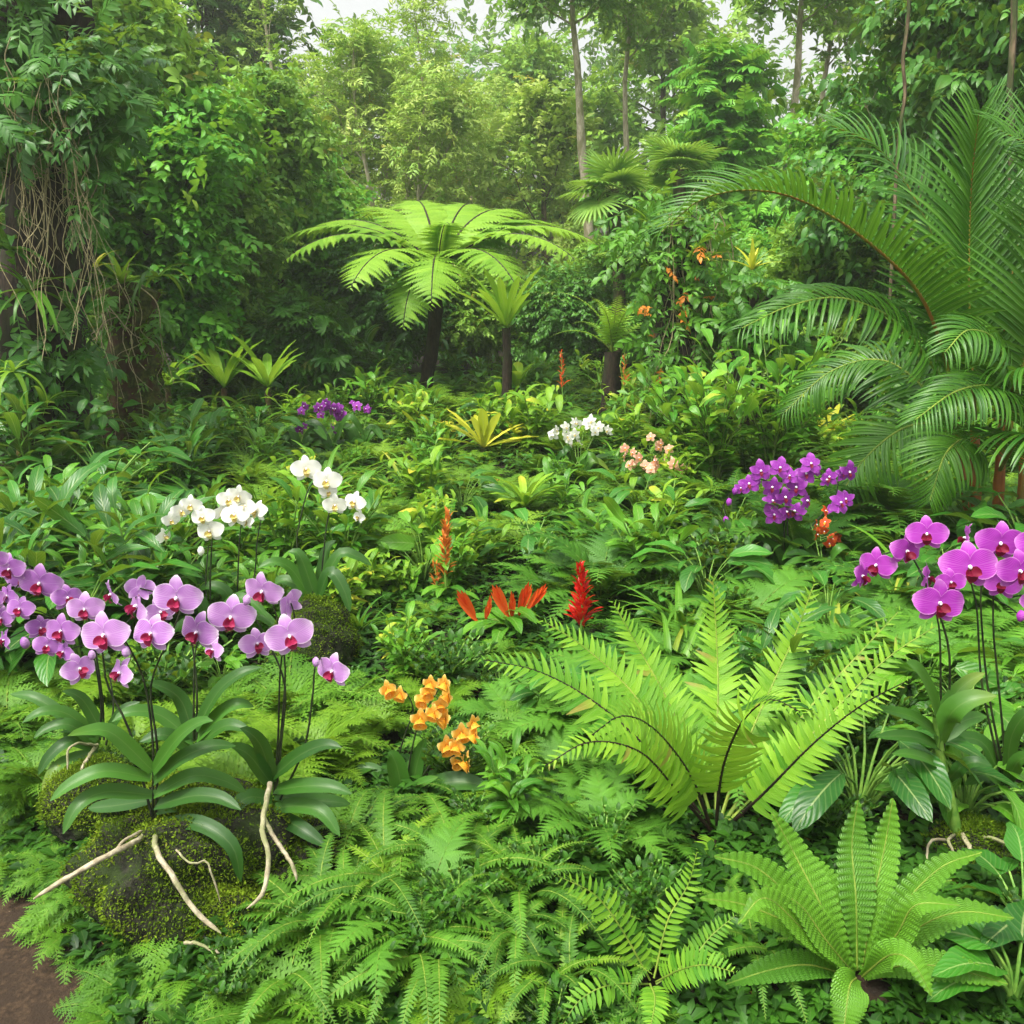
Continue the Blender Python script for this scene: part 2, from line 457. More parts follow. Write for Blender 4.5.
M['bract_orange'] = leafmat('bract_orange', '#c83a1a', '#ee6a34', rough=.4, trans=.32, rib=.1, veins=0, tcol='#f07030', spec=.3)
M['bract_amber'] = leafmat('bract_amber', '#8a3a16', '#ec9a44', rough=.45, trans=.3, rib=.1, veins=0, tcol='#e89040', spec=.3)
# ---------------------------------------------------------------- generic plant geometry
def pinnate(Pt, nh, m, lf, proto, ang=(78, 40), lift=8, r=.004, t0=.1, rng=None, jit=.05, tint=.45, tj=.15, mr=1, droopy=0., wsc=None, k=5, both=True):
    """a feather: leaf-like leaflets on both sides of a stalk curve"""
    rng = rng or np.random.default_rng(1)
    Pt = np.asarray(Pt, float)
    T = tang(Pt); nh = np.broadcast_to(nh, Pt.shape)
    B = nrmz(np.cross(T, nh)); N = np.cross(B, T)
    t = np.linspace(t0, .995, m)
    x = np.linspace(0, 1, len(Pt))
    def ip(A): return np.stack([np.interp(t, x, A[:, i]) for i in range(3)], 1)
    p, tt, bb, nn = ip(Pt), nrmz(ip(T)), nrmz(ip(B)), nrmz(ip(N))
    a = np.radians(np.interp(t, [t0, 1], ang)); li = math.radians(lift)
    out = []
    for s in (1, -1):
        aj = a + rng.normal(0, jit, m)
        lj = li + rng.normal(0, jit, m)
        d = tt * np.cos(aj)[:, None] + (bb * s * np.cos(lj)[:, None] + nn * np.sin(lj)[:, None]) * np.sin(aj)[:, None]
        d[:, 2] -= droopy
        n = nn * np.cos(lj)[:, None] - bb * s * np.sin(lj)[:, None]
        l = lf(t) * (1 + rng.normal(0, jit, m))
        pp = p + tt * (0 if s > 0 else .5 * (t[1] - t[0]) * np.linalg.norm(np.diff(Pt, axis=0), axis=1).sum())
        out.append(place(proto, pp, d, n, l, tint + rng.normal(0, tj, m), None if wsc is None else l * wsc))
    bl = join(out)
    if r:
        st = withm(tube(Pt, np.linspace(r, r * .25, len(Pt)), k), mr)
        st.t[:] = .5
        return bl, st
    return bl, None
def arc(L, a0, a1, n=14, side=0., rng=None):
    """curve from the origin along +Y, elevation a0 -> a1"""
    t = np.linspace(0, 1, n)
    an = np.radians(a0 + (a1 - a0) * t ** 1.15)
    st = L / (n - 1)
    y = np.concatenate([[0], np.cumsum((np.cos(an[1:]) + np.cos(an[:-1])) / 2 * st)])
    z = np.concatenate([[0], np.cumsum((np.sin(an[1:]) + np.sin(an[:-1])) / 2 * st)])
    return np.stack([side * L * t ** 2, y, z], 1)
UP = np.array([0., 0., 1.])
def upn(Pt, az=0.):
    T = tang(Pt); return nrmz(np.cross(np.cross(T, UP + np.array([0, -.001, 0])), T) + np.array([0, 0, 1e-6]))
def fl(k, L):          # leaflet length along a stalk
    if k == 'sword': return lambda t: L * np.minimum(1, .45 + t * 2.2) * np.clip((1.02 - t), 0, 1) ** .55
    if k == 'tri': return lambda t: L * np.clip(1.03 - t, 0, 1) ** .85
    if k == 'oval': return lambda t: L * (np.sin(np.pi * np.clip(t * .86 + .13, 0, 1)) ** .7 + .03)
    if k == 'broad': return lambda t: L * np.minimum(1, .35 + t * 1.6) * np.clip(1.02 - t, 0, 1) ** .4
PIN = leaf(1, .40, 'pinna', 4, -22, 3, 2, 10)
PIN_W = leaf(1, .25, 'blade', 8, -26, 6, 2, 8, wave=.05, nw=2)
PIN_S = leaf(1, .42, 'ovate', 5, -25, 2, 2, 10)
def feather(n=14, w=.3, al=60):
    Pt = arc(1, 4, -18, 6)
    b, s = pinnate(Pt, UP, n, fl('tri', w), leaf(1, .42, 'pinna', 0, -15, 2, 2, 8), (al, 40), 0, .012, .04, np.random.default_rng(3), .03, 0, .0, 0, k=3)
    b2 = leaf(1, .07, 'lance', 4, -18, 4, 2, 0)
    return join([b, b2])
FEATH = feather(12, .26); FEATH_S = feather(7, .32)
def frond_sword(rng, L=.4, w=.05, a0=65, a1=-35, m=30, proto=None, r=.0022):
    Pt = arc(L, a0, a1, 12, rng.uniform(-.15, .15))
    b, s = pinnate(Pt, upn(Pt), m, fl('sword', w), proto or PIN, (82, 55), 6, r, .1, rng, .07, rng.uniform(.25, .7), .1)
    return join([b, s])
def frond_lacy(rng, L=.35, w=.13, a0=60, a1=-25, m=11, proto=None, r=.0018):
    Pt = arc(L, a0, a1, 10, rng.uniform(-.15, .15))
    b, s = pinnate(Pt, upn(Pt), m, fl('tri', w), proto or FEATH_S, (72, 45), 4, r, .22, rng, .08, rng.uniform(.25, .75), .1)
    return join([b, s])
def rosette(fr, n, rng, el=(0, 0), az0=0, sc=(.8, 1.1)):
    """several stalks or leaves turned round one point"""
    out = []
    for i in range(n):
        f = fr[i % len(fr)]
        a = az0 + i * 2.399963 + rng.uniform(-.25, .25)
        e = math.radians(rng.uniform(*el))
        Mx = np.array(Matrix.Rotation(a, 4, 'Z') @ Matrix.Rotation(e, 4, 'X') @ Matrix.Scale(rng.uniform(*sc), 4))
        q = mv(f, Mx); q.t = q.t + rng.uniform(-.15, .15)
        out.append(q)
    return join(out)
def strap_clump(rng, n=22, L=.45, W=.035, a0=(55, 88), a1=(-60, 10), kind='blade', nu=8):
    out = []
    for i in range(n):
        e0 = rng.uniform(*a0); l = leaf(L * rng.uniform(.65, 1.1), W / L, kind, e0, rng.uniform(*a1), nu, 2, 22)
        l.t[:] = rng.uniform(.1, 1.0)
        q = mv(l, Matrix.Translation((rng.normal(0, .02), rng.normal(0, .02), 0)) @ Matrix.Rotation(rng.uniform(0, 6.283), 4, 'Z'))
        out.append(q)
    return join(out)
def broad_clump(rng, n=16, H=.3, L=.22, W=.4, kind='ovate', spread=.7):
    out = []
    lp = leaf(1, W, kind, 12, -45, 7, 4, 14, wave=.06, nw=2)
    for i in range(n):
        az = i * 2.4 + rng.uniform(-.4, .4); hh = H * rng.uniform(.45, 1.1); rr = spread * H * rng.uniform(.3, 1)
        e = np.array([math.sin(az) * rr, math.cos(az) * rr, hh])
        Pt = spline([[0, 0, 0], e * np.array([.35, .35, .65]), e], 6)
        st = withm(tube(Pt, np.linspace(.006, .003, 6), 4), 1)
        d = np.array([math.sin(az), math.cos(az), rng.uniform(-.3, .5)])
        s = L * rng.uniform(.7, 1.15)
        out += [st, place(lp, e, d, UP + .3 * rng.standard_normal(3), s, rng.uniform(.05, 1.0))]
    return join(out)
def cane_clump(rng, n=7, H=.6, L=.2, W=.26, nl=9, lean=.35, kind='lance', droop=-50, hz=.15):
    """upright canes with alternate leaves"""
    out = []
    lp = leaf(1, W, kind, 25, droop, 6, 2, 16, wave=.04)
    for i in range(n):
        az = rng.uniform(0, 6.283); h = H * rng.uniform(.6, 1.05); ln = lean * rng.uniform(.2, 1) * h
        Pt = spline([[rng.normal(0, .04), rng.normal(0, .04), 0], [math.sin(az) * ln * .3, math.cos(az) * ln * .3, h * .55], [math.sin(az) * ln, math.cos(az) * ln, h]], 9)
        out.append(withm(tube(Pt, np.linspace(.007, .003, 9), 4), 1))
        t = np.linspace(.15, 1, nl); x = np.linspace(0, 1, 9)
        p = np.stack([np.interp(t, x, Pt[:, j]) for j in range(3)], 1)
        a = az + np.arange(nl) * 2.4 + rng.uniform(-.3, .3, nl)
        d = np.stack([np.sin(a), np.cos(a), np.where(t > .93, 1.2, hz + .5 * t)], 1)
        out.append(place(lp, p, d, UP + .25 * rng.standard_normal((nl, 3)), L * rng.uniform(.6, 1.1, nl), rng.uniform(.05, 1.0, nl)))
    return join(out)
def twig(rng, n=9, L=.6, W=.4, sp=55, kind='ovate', nu=4, stem=True, droop=-45):
    """unit-length spray of alternate leaves, used for crowns"""
    Pt = arc(1, 8, -25, 5)
    lp = leaf(1, W, kind, 10, droop, nu, 2, 14)
    t = np.linspace(.15, 1, n); x = np.linspace(0, 1, 5)
    p = np.stack([np.interp(t, x, Pt[:, j]) for j in range(3)], 1)
    s = np.where(np.arange(n) % 2 == 0, 1, -1)
    a = np.radians(np.where(t > .95, 0, sp + rng.normal(0, 12, n)))
    d = np.stack([s * np.sin(a), np.cos(a), rng.normal(-.1, .22, n)], 1)
    q = place(lp, p, d, UP + .35 * rng.standard_normal((n, 3)), L * rng.uniform(.7, 1.1, n), rng.uniform(-.25, .25, n))
    if stem:
        st = tube(Pt, [.016, .014, .012, .009, .006], 3); q = join([q, st])
    return q
def compound(rng, n=9, L=.34, w=.34):
    """unit-length pinnate leaf spray"""
    out = []
    fr = arc(1, 5, -35, 6)
    b, s = pinnate(fr, UP, n, fl('oval', L), leaf(1, w, 'ovate', 0, -30, 3, 2, 10), (70, 45), -8, .012, .12, rng, .1, 0, .15, 0, k=3)
    return join([b, s])
def palmate(rng, n=7, W=.2):
    out = []
    for i in range(n):
        a = (i - (n - 1) / 2) * math.radians(200 / n)
        l = leaf(1 - .25 * abs(i - (n - 1) / 2) / n * 2, W, 'obov', 5, -45, 5, 2, 12)
        out.append(mv(l, rotz(a)))
    return join(out)
def tree(seed, H, r0, lean=(0, 0), low=.3, nl=12, spread=.32, up=35, sub=4, shape='dome', wob=.03, fork=0, k=8):
    """trunk, limbs and side branches; returns wood and the list of twig seats (point, direction)"""
    rng = np.random.default_rng(seed)
    def wander(p0, d0, L, n, bend, wob):
        pts = [np.array(p0, float)]; d = nrmz(d0)
        for i in range(n):
            d = nrmz(d + np.array([0, 0, bend / n]) + rng.normal(0, wob, 3)); pts.append(pts[-1] + d * L / n)
        return np.array(pts)
    wood, seats = [], []
    mains = []
    tp = wander((0, 0, -.25), (lean[0], lean[1], 1), H * .93, 12, .4, wob)
    mains.append((tp, r0))
    for q in range(fork):
        i = rng.integers(1, 5); a = rng.uniform(0, 6.283)
        mains.append((wander(tp[i], (math.sin(a) * .55, math.cos(a) * .55, 1), H * rng.uniform(.6, .85), 10, .5, wob * 1.5), r0 * .65))
    for mp, mr in mains:
        n = len(mp)
        wood.append(tube(mp, mr * np.linspace(1, .12, n) ** .8, k, .06, rng))
        L0 = np.linalg.norm(np.diff(mp, axis=0), axis=1).sum()
        for i in range(nl):
            t = low + (1 - low) * (i + rng.uniform(0, 1)) / nl
            j = min(n - 2, int(t * (n - 1))); fr_ = t * (n - 1) - j
            p = mp[j] * (1 - fr_) + mp[j + 1] * fr_
            a = i * 2.4 + rng.uniform(-.5, .5)
            tt = (t - low) / (1 - low)
            ln = H * spread * {'dome': (math.sin(math.pi * min(1, tt * .75 + .22)) ** .8), 'cone': (1.05 - tt), 'flat': (.35 + tt * .7), 'col': .8}[shape] * rng.uniform(.75, 1.15)
            e = math.radians(up + 25 * tt + rng.normal(0, 10))
            lp = wander(p, (math.sin(a) * math.cos(e), math.cos(a) * math.cos(e), math.sin(e)), ln, 6, .1, .12)
            lr = mr * .34 * (1 - t * .6)
            wood.append(tube(lp, lr * np.linspace(1, .2, 7), 5))
            D = tang(lp)
            for q in range(3, 7): seats.append((lp[q], D[q], .6 + .1 * q))
            for s in range(sub):
                jj = rng.integers(1, 6); sa = rng.normal(0, 1, 3)
                d = nrmz(D[jj] + nrmz(sa) * .9 + np.array([0, 0, .1]))
                sp = wander(lp[jj], d, ln * rng.uniform(.3, .55), 4, 0, .15)
                wood.append(tube(sp, lr * .4 * np.linspace(1, .3, 5), 4))
                D2 = tang(sp)
                for q in (1, 2, 3, 4): seats.append((sp[q], D2[q], 1))
    return join(wood), seats
def crown(seats, tw, rng, per=3, size=.5, jit=.25, droop=.25, keep=1., grad=0.):
    p, d, n = [], [], []
    for (q, dd, ww) in seats:
        if rng.uniform() > keep: continue
        for i in range(per):
            p.append(q + rng.normal(0, jit, 3) * np.array([1, 1, .7]))
            d.append(dd * .6 + rng.normal(0, .55, 3) * np.array([1, 1, .6]) + np.array([0, 0, -droop])); n.append(UP + rng.normal(0, .35, 3))
    N = len(p); out = []
    which = rng.integers(0, len(tw), N)
    p, d, n = np.array(p), np.array(d), np.array(n)
    cl = np.sin(p @ np.array([1.3, .9, 1.7]) / max(.3, jit * 2.2)) * .16
    for i, t in enumerate(tw):
        k = which == i
        if k.any():
            q = place(t, p[k], d[k], n[k], size * rng.uniform(.65, 1.15, k.sum()), np.clip(rng.normal(.45, .2, k.sum()) + cl[k], 0, 1.15))
            out.append(q)
    return join(out)
# ---------------------------------------------------------------- ground and path
def terrain():
    xs = np.concatenate([np.linspace(-160, -12, 30)[:-1], np.linspace(-12, 12, 161), np.linspace(12, 160, 30)[1:]])
    ys = np.concatenate([np.linspace(-20, -1, 12)[:-1], np.linspace(-1, 14, 140), np.linspace(14, 190, 50)[1:]])
    X, Y = np.meshgrid(xs, ys, indexing='ij')
    v = np.stack([X, Y, gz(X, Y)], -1).reshape(-1, 3)
    f = grid_faces(len(xs) - 1, len(ys) - 1)
    return S(v, f[:, ::-1], np.zeros((len(v), 2)))
structure('ground', terrain(), M['soil'])
def path():
    n = 120; xs = np.linspace(-9, 9, n); e = np.interp(xs, EX, EY)
    rg = np.random.default_rng(5)
    k = np.linspace(0, 1, 16); rows = []
    jag = 0.02 * np.convolve(rg.standard_normal(n + 8), np.ones(5) / 3, 'same')[:n]
    Y = (e + .03 + jag)[:, None] * (1 - k)[None] + (-9) * k[None]
    X = xs[:, None] + 0 * Y
    v = np.stack([X, Y, np.maximum(gz(X, Y), 0) + .004 + .004 * np.sin(X * 23 + Y * 31) * np.sin(Y * 17 - X * 11)], -1).reshape(-1, 3)
    return S(v, grid_faces(n - 1, 15), np.zeros((len(v), 2)))
structure('path', path(), M['path_soil'])

# ---------------------------------------------------------------- haze: one closed box of thin pale air
HAZE = 0.0026
def haze_box():
    x0, x1, y0, y1, z0, z1 = -170, 170, -30, 200, -3, 42
    v = [(x, y, z) for x in (x0, x1) for y in (y0, y1) for z in (z0, z1)]
    f = [(0, 1, 3, 2), (4, 6, 7, 5), (0, 4, 5, 1), (2, 3, 7, 6), (0, 2, 6, 4), (1, 5, 7, 3)]
    q = NT('haze_air')
    pv = q.n('ShaderNodeVolumePrincipled')
    pv.inputs['Color'].default_value = (.93, .96, .9, 1)
    pv.inputs['Density'].default_value = HAZE
    pv.inputs['Anisotropy'].default_value = .3
    q.L(pv.outputs[0], q.out.inputs['Volume'])
    o = link('haze', mesh('haze', S(v, f, np.zeros((8, 2))), q.m, False))
    o['kind'] = 'stuff'; o['label'] = 'thin pale haze hanging in the air among the trees'
if HAZE: haze_box()

# ---------------------------------------------------------------- trees at the back
rg = np.random.default_rng(11)
TW = {
    'fine': [twig(rg, 11, .34, .34, 50, 'lance', 2) for i in range(3)],
    'oval': [twig(rg, 9, .42, .46, 55, 'ovate', 3) for i in range(3)],
    'droop': [twig(rg, 9, .5, .3, 45, 'lance', 3, droop=-75) for i in range(3)],
    'big': [twig(rg, 6, .62, .5, 55, 'ovate', 4) for i in range(3)],
    'comp': [compound(rg, 9, .34, .36) for i in range(3)],
    'palm': [palmate(rg, 7, .22), palmate(rg, 6, .24), palmate(rg, 8, .2)],
}
TREE_PROTO = {}
def tree_proto(key, seed, H, r0, leafkind, mat, bark, tw_size, per, jit, **kw):
    keep = kw.pop('keep', 1.); droop = kw.pop('droop', .25)
    wood, seats = tree(seed, H, r0, **kw)
    cr = crown(seats, TW[leafkind], np.random.default_rng(seed + 1), per, tw_size, jit, droop, keep)
    TREE_PROTO[key] = (H, mesh('trunk', wood, bark), mesh('crown', cr, mat))
tree_proto('slim', 21, 9.0, .10, 'fine', M['tree_b'], M['bark_pale'], .5, 2, .28, low=.42, nl=12, spread=.17, up=55, sub=3, fork=3, wob=.07, keep=.85)
tree_proto('slim2', 22, 8.0, .09, 'fine', M['tree_b'], M['bark_pale'], .5, 2, .25, low=.4, nl=13, spread=.2, up=50, sub=3, fork=4, wob=.06, keep=.85)
tree_proto('round', 23, 9.0, .16, 'oval', M['tree_a'], M['bark'], .62, 4, .32, low=.15, nl=18, spread=.3, up=25, sub=4)
tree_proto('round2', 24, 8.0, .15, 'oval', M['tree_b'], M['bark'], .55, 4, .30, low=.12, nl=18, spread=.3, up=30, sub=4)
tree_proto('dark', 25, 9.5, .18, 'oval', M['tree_c'], M['bark_dark'], .62, 4, .34, low=.2, nl=18, spread=.3, up=25, sub=4)
tree_proto('tier', 26, 7.0, .12, 'comp', M['tree_d'], M['bark'], .75, 4, .22, low=.2, nl=17, spread=.32, up=5, sub=4, shape='cone', droop=.15)
tree_proto('pole', 27, 11.0, .15, 'oval', M['tree_a'], M['bark_pale'], .55, 4, .3, low=.72, nl=12, spread=.2, up=35, sub=3, wob=.04)
tree_proto('pole2', 28, 11.0, .12, 'oval', M['tree_a'], M['bark_pale'], .55, 4, .3, low=.7, nl=10, spread=.2, up=35, sub=3, wob=.06)
tree_proto('bush', 29, 3.6, .06, 'oval', M['tree_a'], M['bark'], .45, 4, .2, low=.05, nl=13, spread=.4, up=35, sub=3, fork=3)
tree_proto('bush2', 30, 3.4, .06, 'droop', M['tree_c'], M['bark'], .5, 4, .2, low=.04, nl=13, spread=.42, up=35, sub=3, fork=3)
tree_proto('bush3', 31, 3.4, .05, 'fine', M['tree_d'], M['bark'], .45, 4, .2, low=.05, nl=13, spread=.4, up=35, sub=3, fork=3)
tree_proto('hang', 32, 5.5, .10, 'big', M['tree_d'], M['bark'], .28, 9, .26, low=.14, nl=16, spread=.3, up=25, sub=4, droop=.45, fork=1)
tree_proto('hang2', 33, 5.5, .10, 'big', M['tree_a'], M['bark_dark'], .27, 9, .26, low=.18, nl=16, spread=.3, up=25, sub=4, droop=.45, fork=1)
tree_proto('canopy', 34, 6.0, .09, 'big', M['tree_c'], M['bark_pale'], .36, 6, .25, low=.38, nl=15, spread=.34, up=20, sub=4, droop=.35)
tree_proto('palmate', 35, 2.6, .05, 'palm', M['tree_c'], M['bark_dark'], .36, 3, .16, low=.06, nl=12, spread=.42, up=30, sub=3, fork=3, droop=.4)
def tree_at(key, px, Y, top, label, cat='tree', name='tree', az=None, wide=1.0, group=None):
    H, tm, cm = TREE_PROTO[key]
    x = P(px, 400, Y)[0]; z = float(gz(x, Y))
    s = (P(px, top, Y)[2] - z) / (H * 1.02)
    o = link(name, None, None, (x, Y, z - .05), (0, 0, rg.uniform(0, 6.28) if az is None else az), (s * wide, s * wide, s))
    tag(o, label, cat, group)
    link('trunk', tm, o); link('crown', cm, o)
    return o
BACK = [
    # key, px, Y, top py, label
    ('dark', 245, 20, -130, 'tall dark rounded tree rising behind the leafy trees by the hanging vines'),
    ('round', -60, 24, -60, 'tall green tree behind the vine covered trunk'),
    ('round2', 130, 25, -60, 'pale tall tree glimpsed between the vine covered trunk and the dark rounded tree'),
    ('slim', 318, 18.5, -90, 'pale airy tree beside the dark rounded tree, at the edge of the sky gap'),
    ('slim2', 392, 17, -4, 'many-stemmed airy tree whose bare stems fan out behind the tree fern'),
    ('slim', 474, 20, 52, 'airy pale tree under the white gap in the sky'),
    ('round2', 420, 27, 56, 'distant hazy tree at the bottom of the white sky gap'),
    ('round2', 548, 19, 72, 'yellow-green bushy tree between the many-stemmed tree and the two thin trunks'),
    ('round', 530, 27, 26, 'distant hazy tree above the yellow-green bushy tree'),
    ('pole', 594, 17, -170, 'thin straight pale trunk with high crown behind the fan palms'),
    ('pole2', 628, 18, -150, 'thin pale trunk that forks above, next to the straight one behind the fan palms'),
    ('tier', 705, 15, 6, 'bright green tree with layered feathery tiers above the fan palms'),
    ('round', 650, 26, -50, 'distant tree behind the two thin pale trunks'),
    ('pole', 786, 16, -170, 'mottled pale trunk standing clear against the sky beside the layered tree'),
    ('pole2', 806, 18, -140, 'slimmer whitish trunk just behind the mottled pale trunk'),
    ('round', 760, 30, 120, 'low distant tree behind the mottled pale trunk'),
    ('dark', 935, 20, -80, 'tall dark tree behind the feather palm'),
    ('round', 1060, 22, -60, 'tall green tree at the edge behind the feather palm'),
]
for k, px, Y, tp, lb in BACK:
    tree_at(k, px, Y, tp, lb, group='tall trees at the back')
UNDER = [
    ('bush2', 20, 12.5, 200, 'dark bush behind the vine covered trunk'),
    ('hang', 130, 10.0, 10, 'leafy tree with hanging fresh green leaves behind the mossy stump'),
    ('hang2', 212, 11.0, 60, 'slim-trunked tree with drooping green leaves behind the two yellow rosettes'),
    ('hang', 292, 13.5, 84, 'drooping light green tree between the slim-trunked tree and the tree fern'),
    ('hang2', 30, 9.0, -60, 'leafy tree overhanging the top of the vine covered trunk'),
    ('palmate', 300, 10.5, 285, 'dark bush of hand-shaped leaves beside the tree fern'),
    ('palmate', 250, 11.3, 300, 'dark bush of hand-shaped leaves behind the two yellow rosettes'),
    ('bush2', 372, 13.0, 235, 'dark bush directly behind the trunk of the tree fern'),
    ('bush', 470, 14.0, 250, 'green bush behind the little cycad'),
    ('bush2', 552, 13.5, 262, 'dark bush between the cycad and the fern on its stump'),
    ('bush', 600, 15.0, 235, 'green bush under the fan palms'),
    ('bush3', 745, 11.0, 225, 'fresh green bush behind the creeper covered stump'),
    ('bush', 820, 10.0, 205, 'green bush behind the arching frond of the feather palm'),
    ('bush3', 668, 13.0, 240, 'fresh green bush right behind the creeper covered stump, under the second fan palm'),
    ('canopy', 900, 9.0, -70, 'broad-leaved tree overhanging the feather palm, crossed by a bare vine'),
    ('canopy', 1010, 8.0, -110, 'dark broad-leaved tree with bare stems in the corner above the feather palm'),
    ('hang', 905, 11.0, 30, 'bright broad-leaved tree beside the mottled pale trunk'),
    ('bush2', 960, 8.5, 250, 'dark bush hidden behind the feather palm'),
    ('bush', 1040, 7.5, 220, 'green bush at the edge beside the feather palm'),
]
for k, px, Y, tp, lb in UNDER:
    tree_at(k, px, Y, tp, lb, 'bush' if k[:2] in ('bu', 'pa') else 'tree', 'bush' if k[:2] in ('bu', 'pa') else 'tree', group='leafy growth behind the bed', wide=.72 if k == 'canopy' else 1.0)
def far_wood():
    rg = np.random.default_rng(8)
    n = 9000
    x = rg.uniform(-52, 52, n); y = 38 + rg.uniform(0, 5, n) + .004 * x ** 2
    top = 11.6 + 1.6 * np.sin(x * .35 + 1) + 1.0 * np.sin(x * .9) + 7 * smooth(6, 14, np.abs(x + 3.5)) - 7 * np.exp(-((x - 12.3) / 2.2) ** 2)
    z = 1 + rg.uniform(0, 1, n) ** .8 * top
    out = []
    for i in range(3):
        k = np.arange(n) % 3 == i
        d = np.stack([rg.normal(0, 1, k.sum()), -np.abs(rg.normal(.3, .6, k.sum())), rg.normal(-.1, .5, k.sum())], 1)
        out.append(place(TW['oval'][i], np.stack([x, y, z], 1)[k], d, UP + rg.normal(0, .5, (k.sum(), 3)), rg.uniform(.6, 1.15, k.sum()), np.clip(rg.normal(.4, .25, k.sum()), 0, 1)))
    o = link('far_wood', mesh('far_wood', join(out), M['tree_a']))
    tag(o, 'far-off hazy wood closing the view behind all the trees', 'wood', None, 'stuff')
far_wood()
# ---------------------------------------------------------------- flowers (face -Y, width 1)
FACE = np.array([0., -1., 0.])
def petal_at(deg, L, W, a0, a1, back=0., nu=8, nv=6, kind='petal', fold=4, wave=.05, start=.02, rng=None):
    p = leaf(1, W, kind, a0, a1, nu, nv, fold, wave=wave, nw=1.5)
    a = math.radians(deg)
    d = np.array([math.cos(a), 0, math.sin(a)])
    return place(p, d * start + np.array([0, back, 0]), d, FACE, L)
def phal_flower(rng):
    j = lambda s=1: rng.normal(0, s)
    pt = join([petal_at(9 + j(3), .50, 1.08, 14 + j(4), -30 + j(6), -.01), petal_at(171 + j(3), .50, 1.08, 14 + j(4), -30 + j(6), -.012),
               petal_at(90 + j(3), .45, .66, 6 + j(4), -22 + j(6), .022), petal_at(-52 + j(3), .44, .62, 4, -26 + j(6), .024), petal_at(-128 + j(3), .44, .62, 4, -26 + j(6), .026)])
    lip = []
    for s in (1, -1):
        q = leaf(1, .85, 'petal', 62, 30, 5, 4, 35); a = math.radians(-90 + s * 48)
        lip.append(place(q, [s * .02, -.03, -.03], [math.cos(a) * 1.5, -.3, math.sin(a)], [-s * .5, -.8, .2], .25))
    q = leaf(1, .8, 'petal', 50, -70, 6, 4, 24)
    lip.append(place(q, [0, -.03, -.05], [0, -.3, -1], FACE, .28))
    for s in (1, -1):
        lip.append(tube(spline([[s * .015, -.12, -.25], [s * .05, -.15, -.28], [s * .075, -.13, -.25]], 5), [.008, .006, .005, .003, .002], 3))
    co = withm(blob([0, -.055, .0], [.035, .06, .045], 1, .05, 8, 6), 1)
    return pt, join(lip + [co])
def vanda_flower(rng):
    pt = join([petal_at(a + rng.normal(0, 6), .46 + rng.normal(0, .03), .74, 16, -30, b, 5, 4, wave=.1) for a, b in ((90, 0), (18, -.01), (162, -.015), (-50, .02), (-130, .025))])
    lip = join([place(leaf(1, .6, 'petal', 45, -40, 4, 4, 20), [0, -.03, -.02], [0, -.5, -1], FACE, .26), withm(blob([0, -.06, .02], [.05, .07, .05], 2, .05, 6, 5), 1)])
    return pt, lip
def cup_flower(rng):
    pt = join([petal_at(90 + rng.normal(0, 5), .5, .62, 24, -20, .02, 6, 4), petal_at(25 + rng.normal(0, 8), .46, 1.05, 36, -10, 0, 6, 4, wave=.12), petal_at(155 + rng.normal(0, 8), .46, 1.05, 36, -10, 0, 6, 4, wave=.12),
               petal_at(-60, .42, .6, 35, 0, .02, 6, 4), petal_at(-120, .42, .6, 35, 0, .022, 6, 4)])
    lip = []
    u = np.linspace(0, 1, 7)
    Pt = np.stack([0 * u, -.05 - .27 * u, -.07 - .14 * u ** 1.5], 1)
    lip.append(tube(Pt, [.05, .15, .2, .22, .23, .26, .32], 10, .03, rng))
    lip.append(withm(blob([0, -.1, .05], [.05, .09, .05], 2, .05, 6, 5), 1))
    return pt, join(lip)
def bud_shape():
    return blob([0, 0, 0], [.3, .3, .42], 3, .06, 10, 8)
FLOWER = {}
def flower_mesh(kind, pm, lm, i):
    k = (kind, pm, lm, i)
    if k not in FLOWER:
        r_ = np.random.default_rng(100 + i)
        if kind == 'bud':
            FLOWER[k] = (mesh('bud', bud_shape(), M[pm]), None)
        else:
            a, b = {'phal': phal_flower, 'vanda': vanda_flower, 'cup': cup_flower}[kind](r_)
            FLOWER[k] = (mesh('flower', a, M[pm]), mesh('lip', b, [M[lm], M['column'] if kind != 'cup' else M['lip_orange']]))
    return FLOWER[k]
def pxcurve(pts, n, Y):
    """pts: (px, py) or (px, py, distance offset)"""
    return spline([P(p[0], p[1], Y + (p[2] if len(p) > 2 else 0)) for p in pts], n)
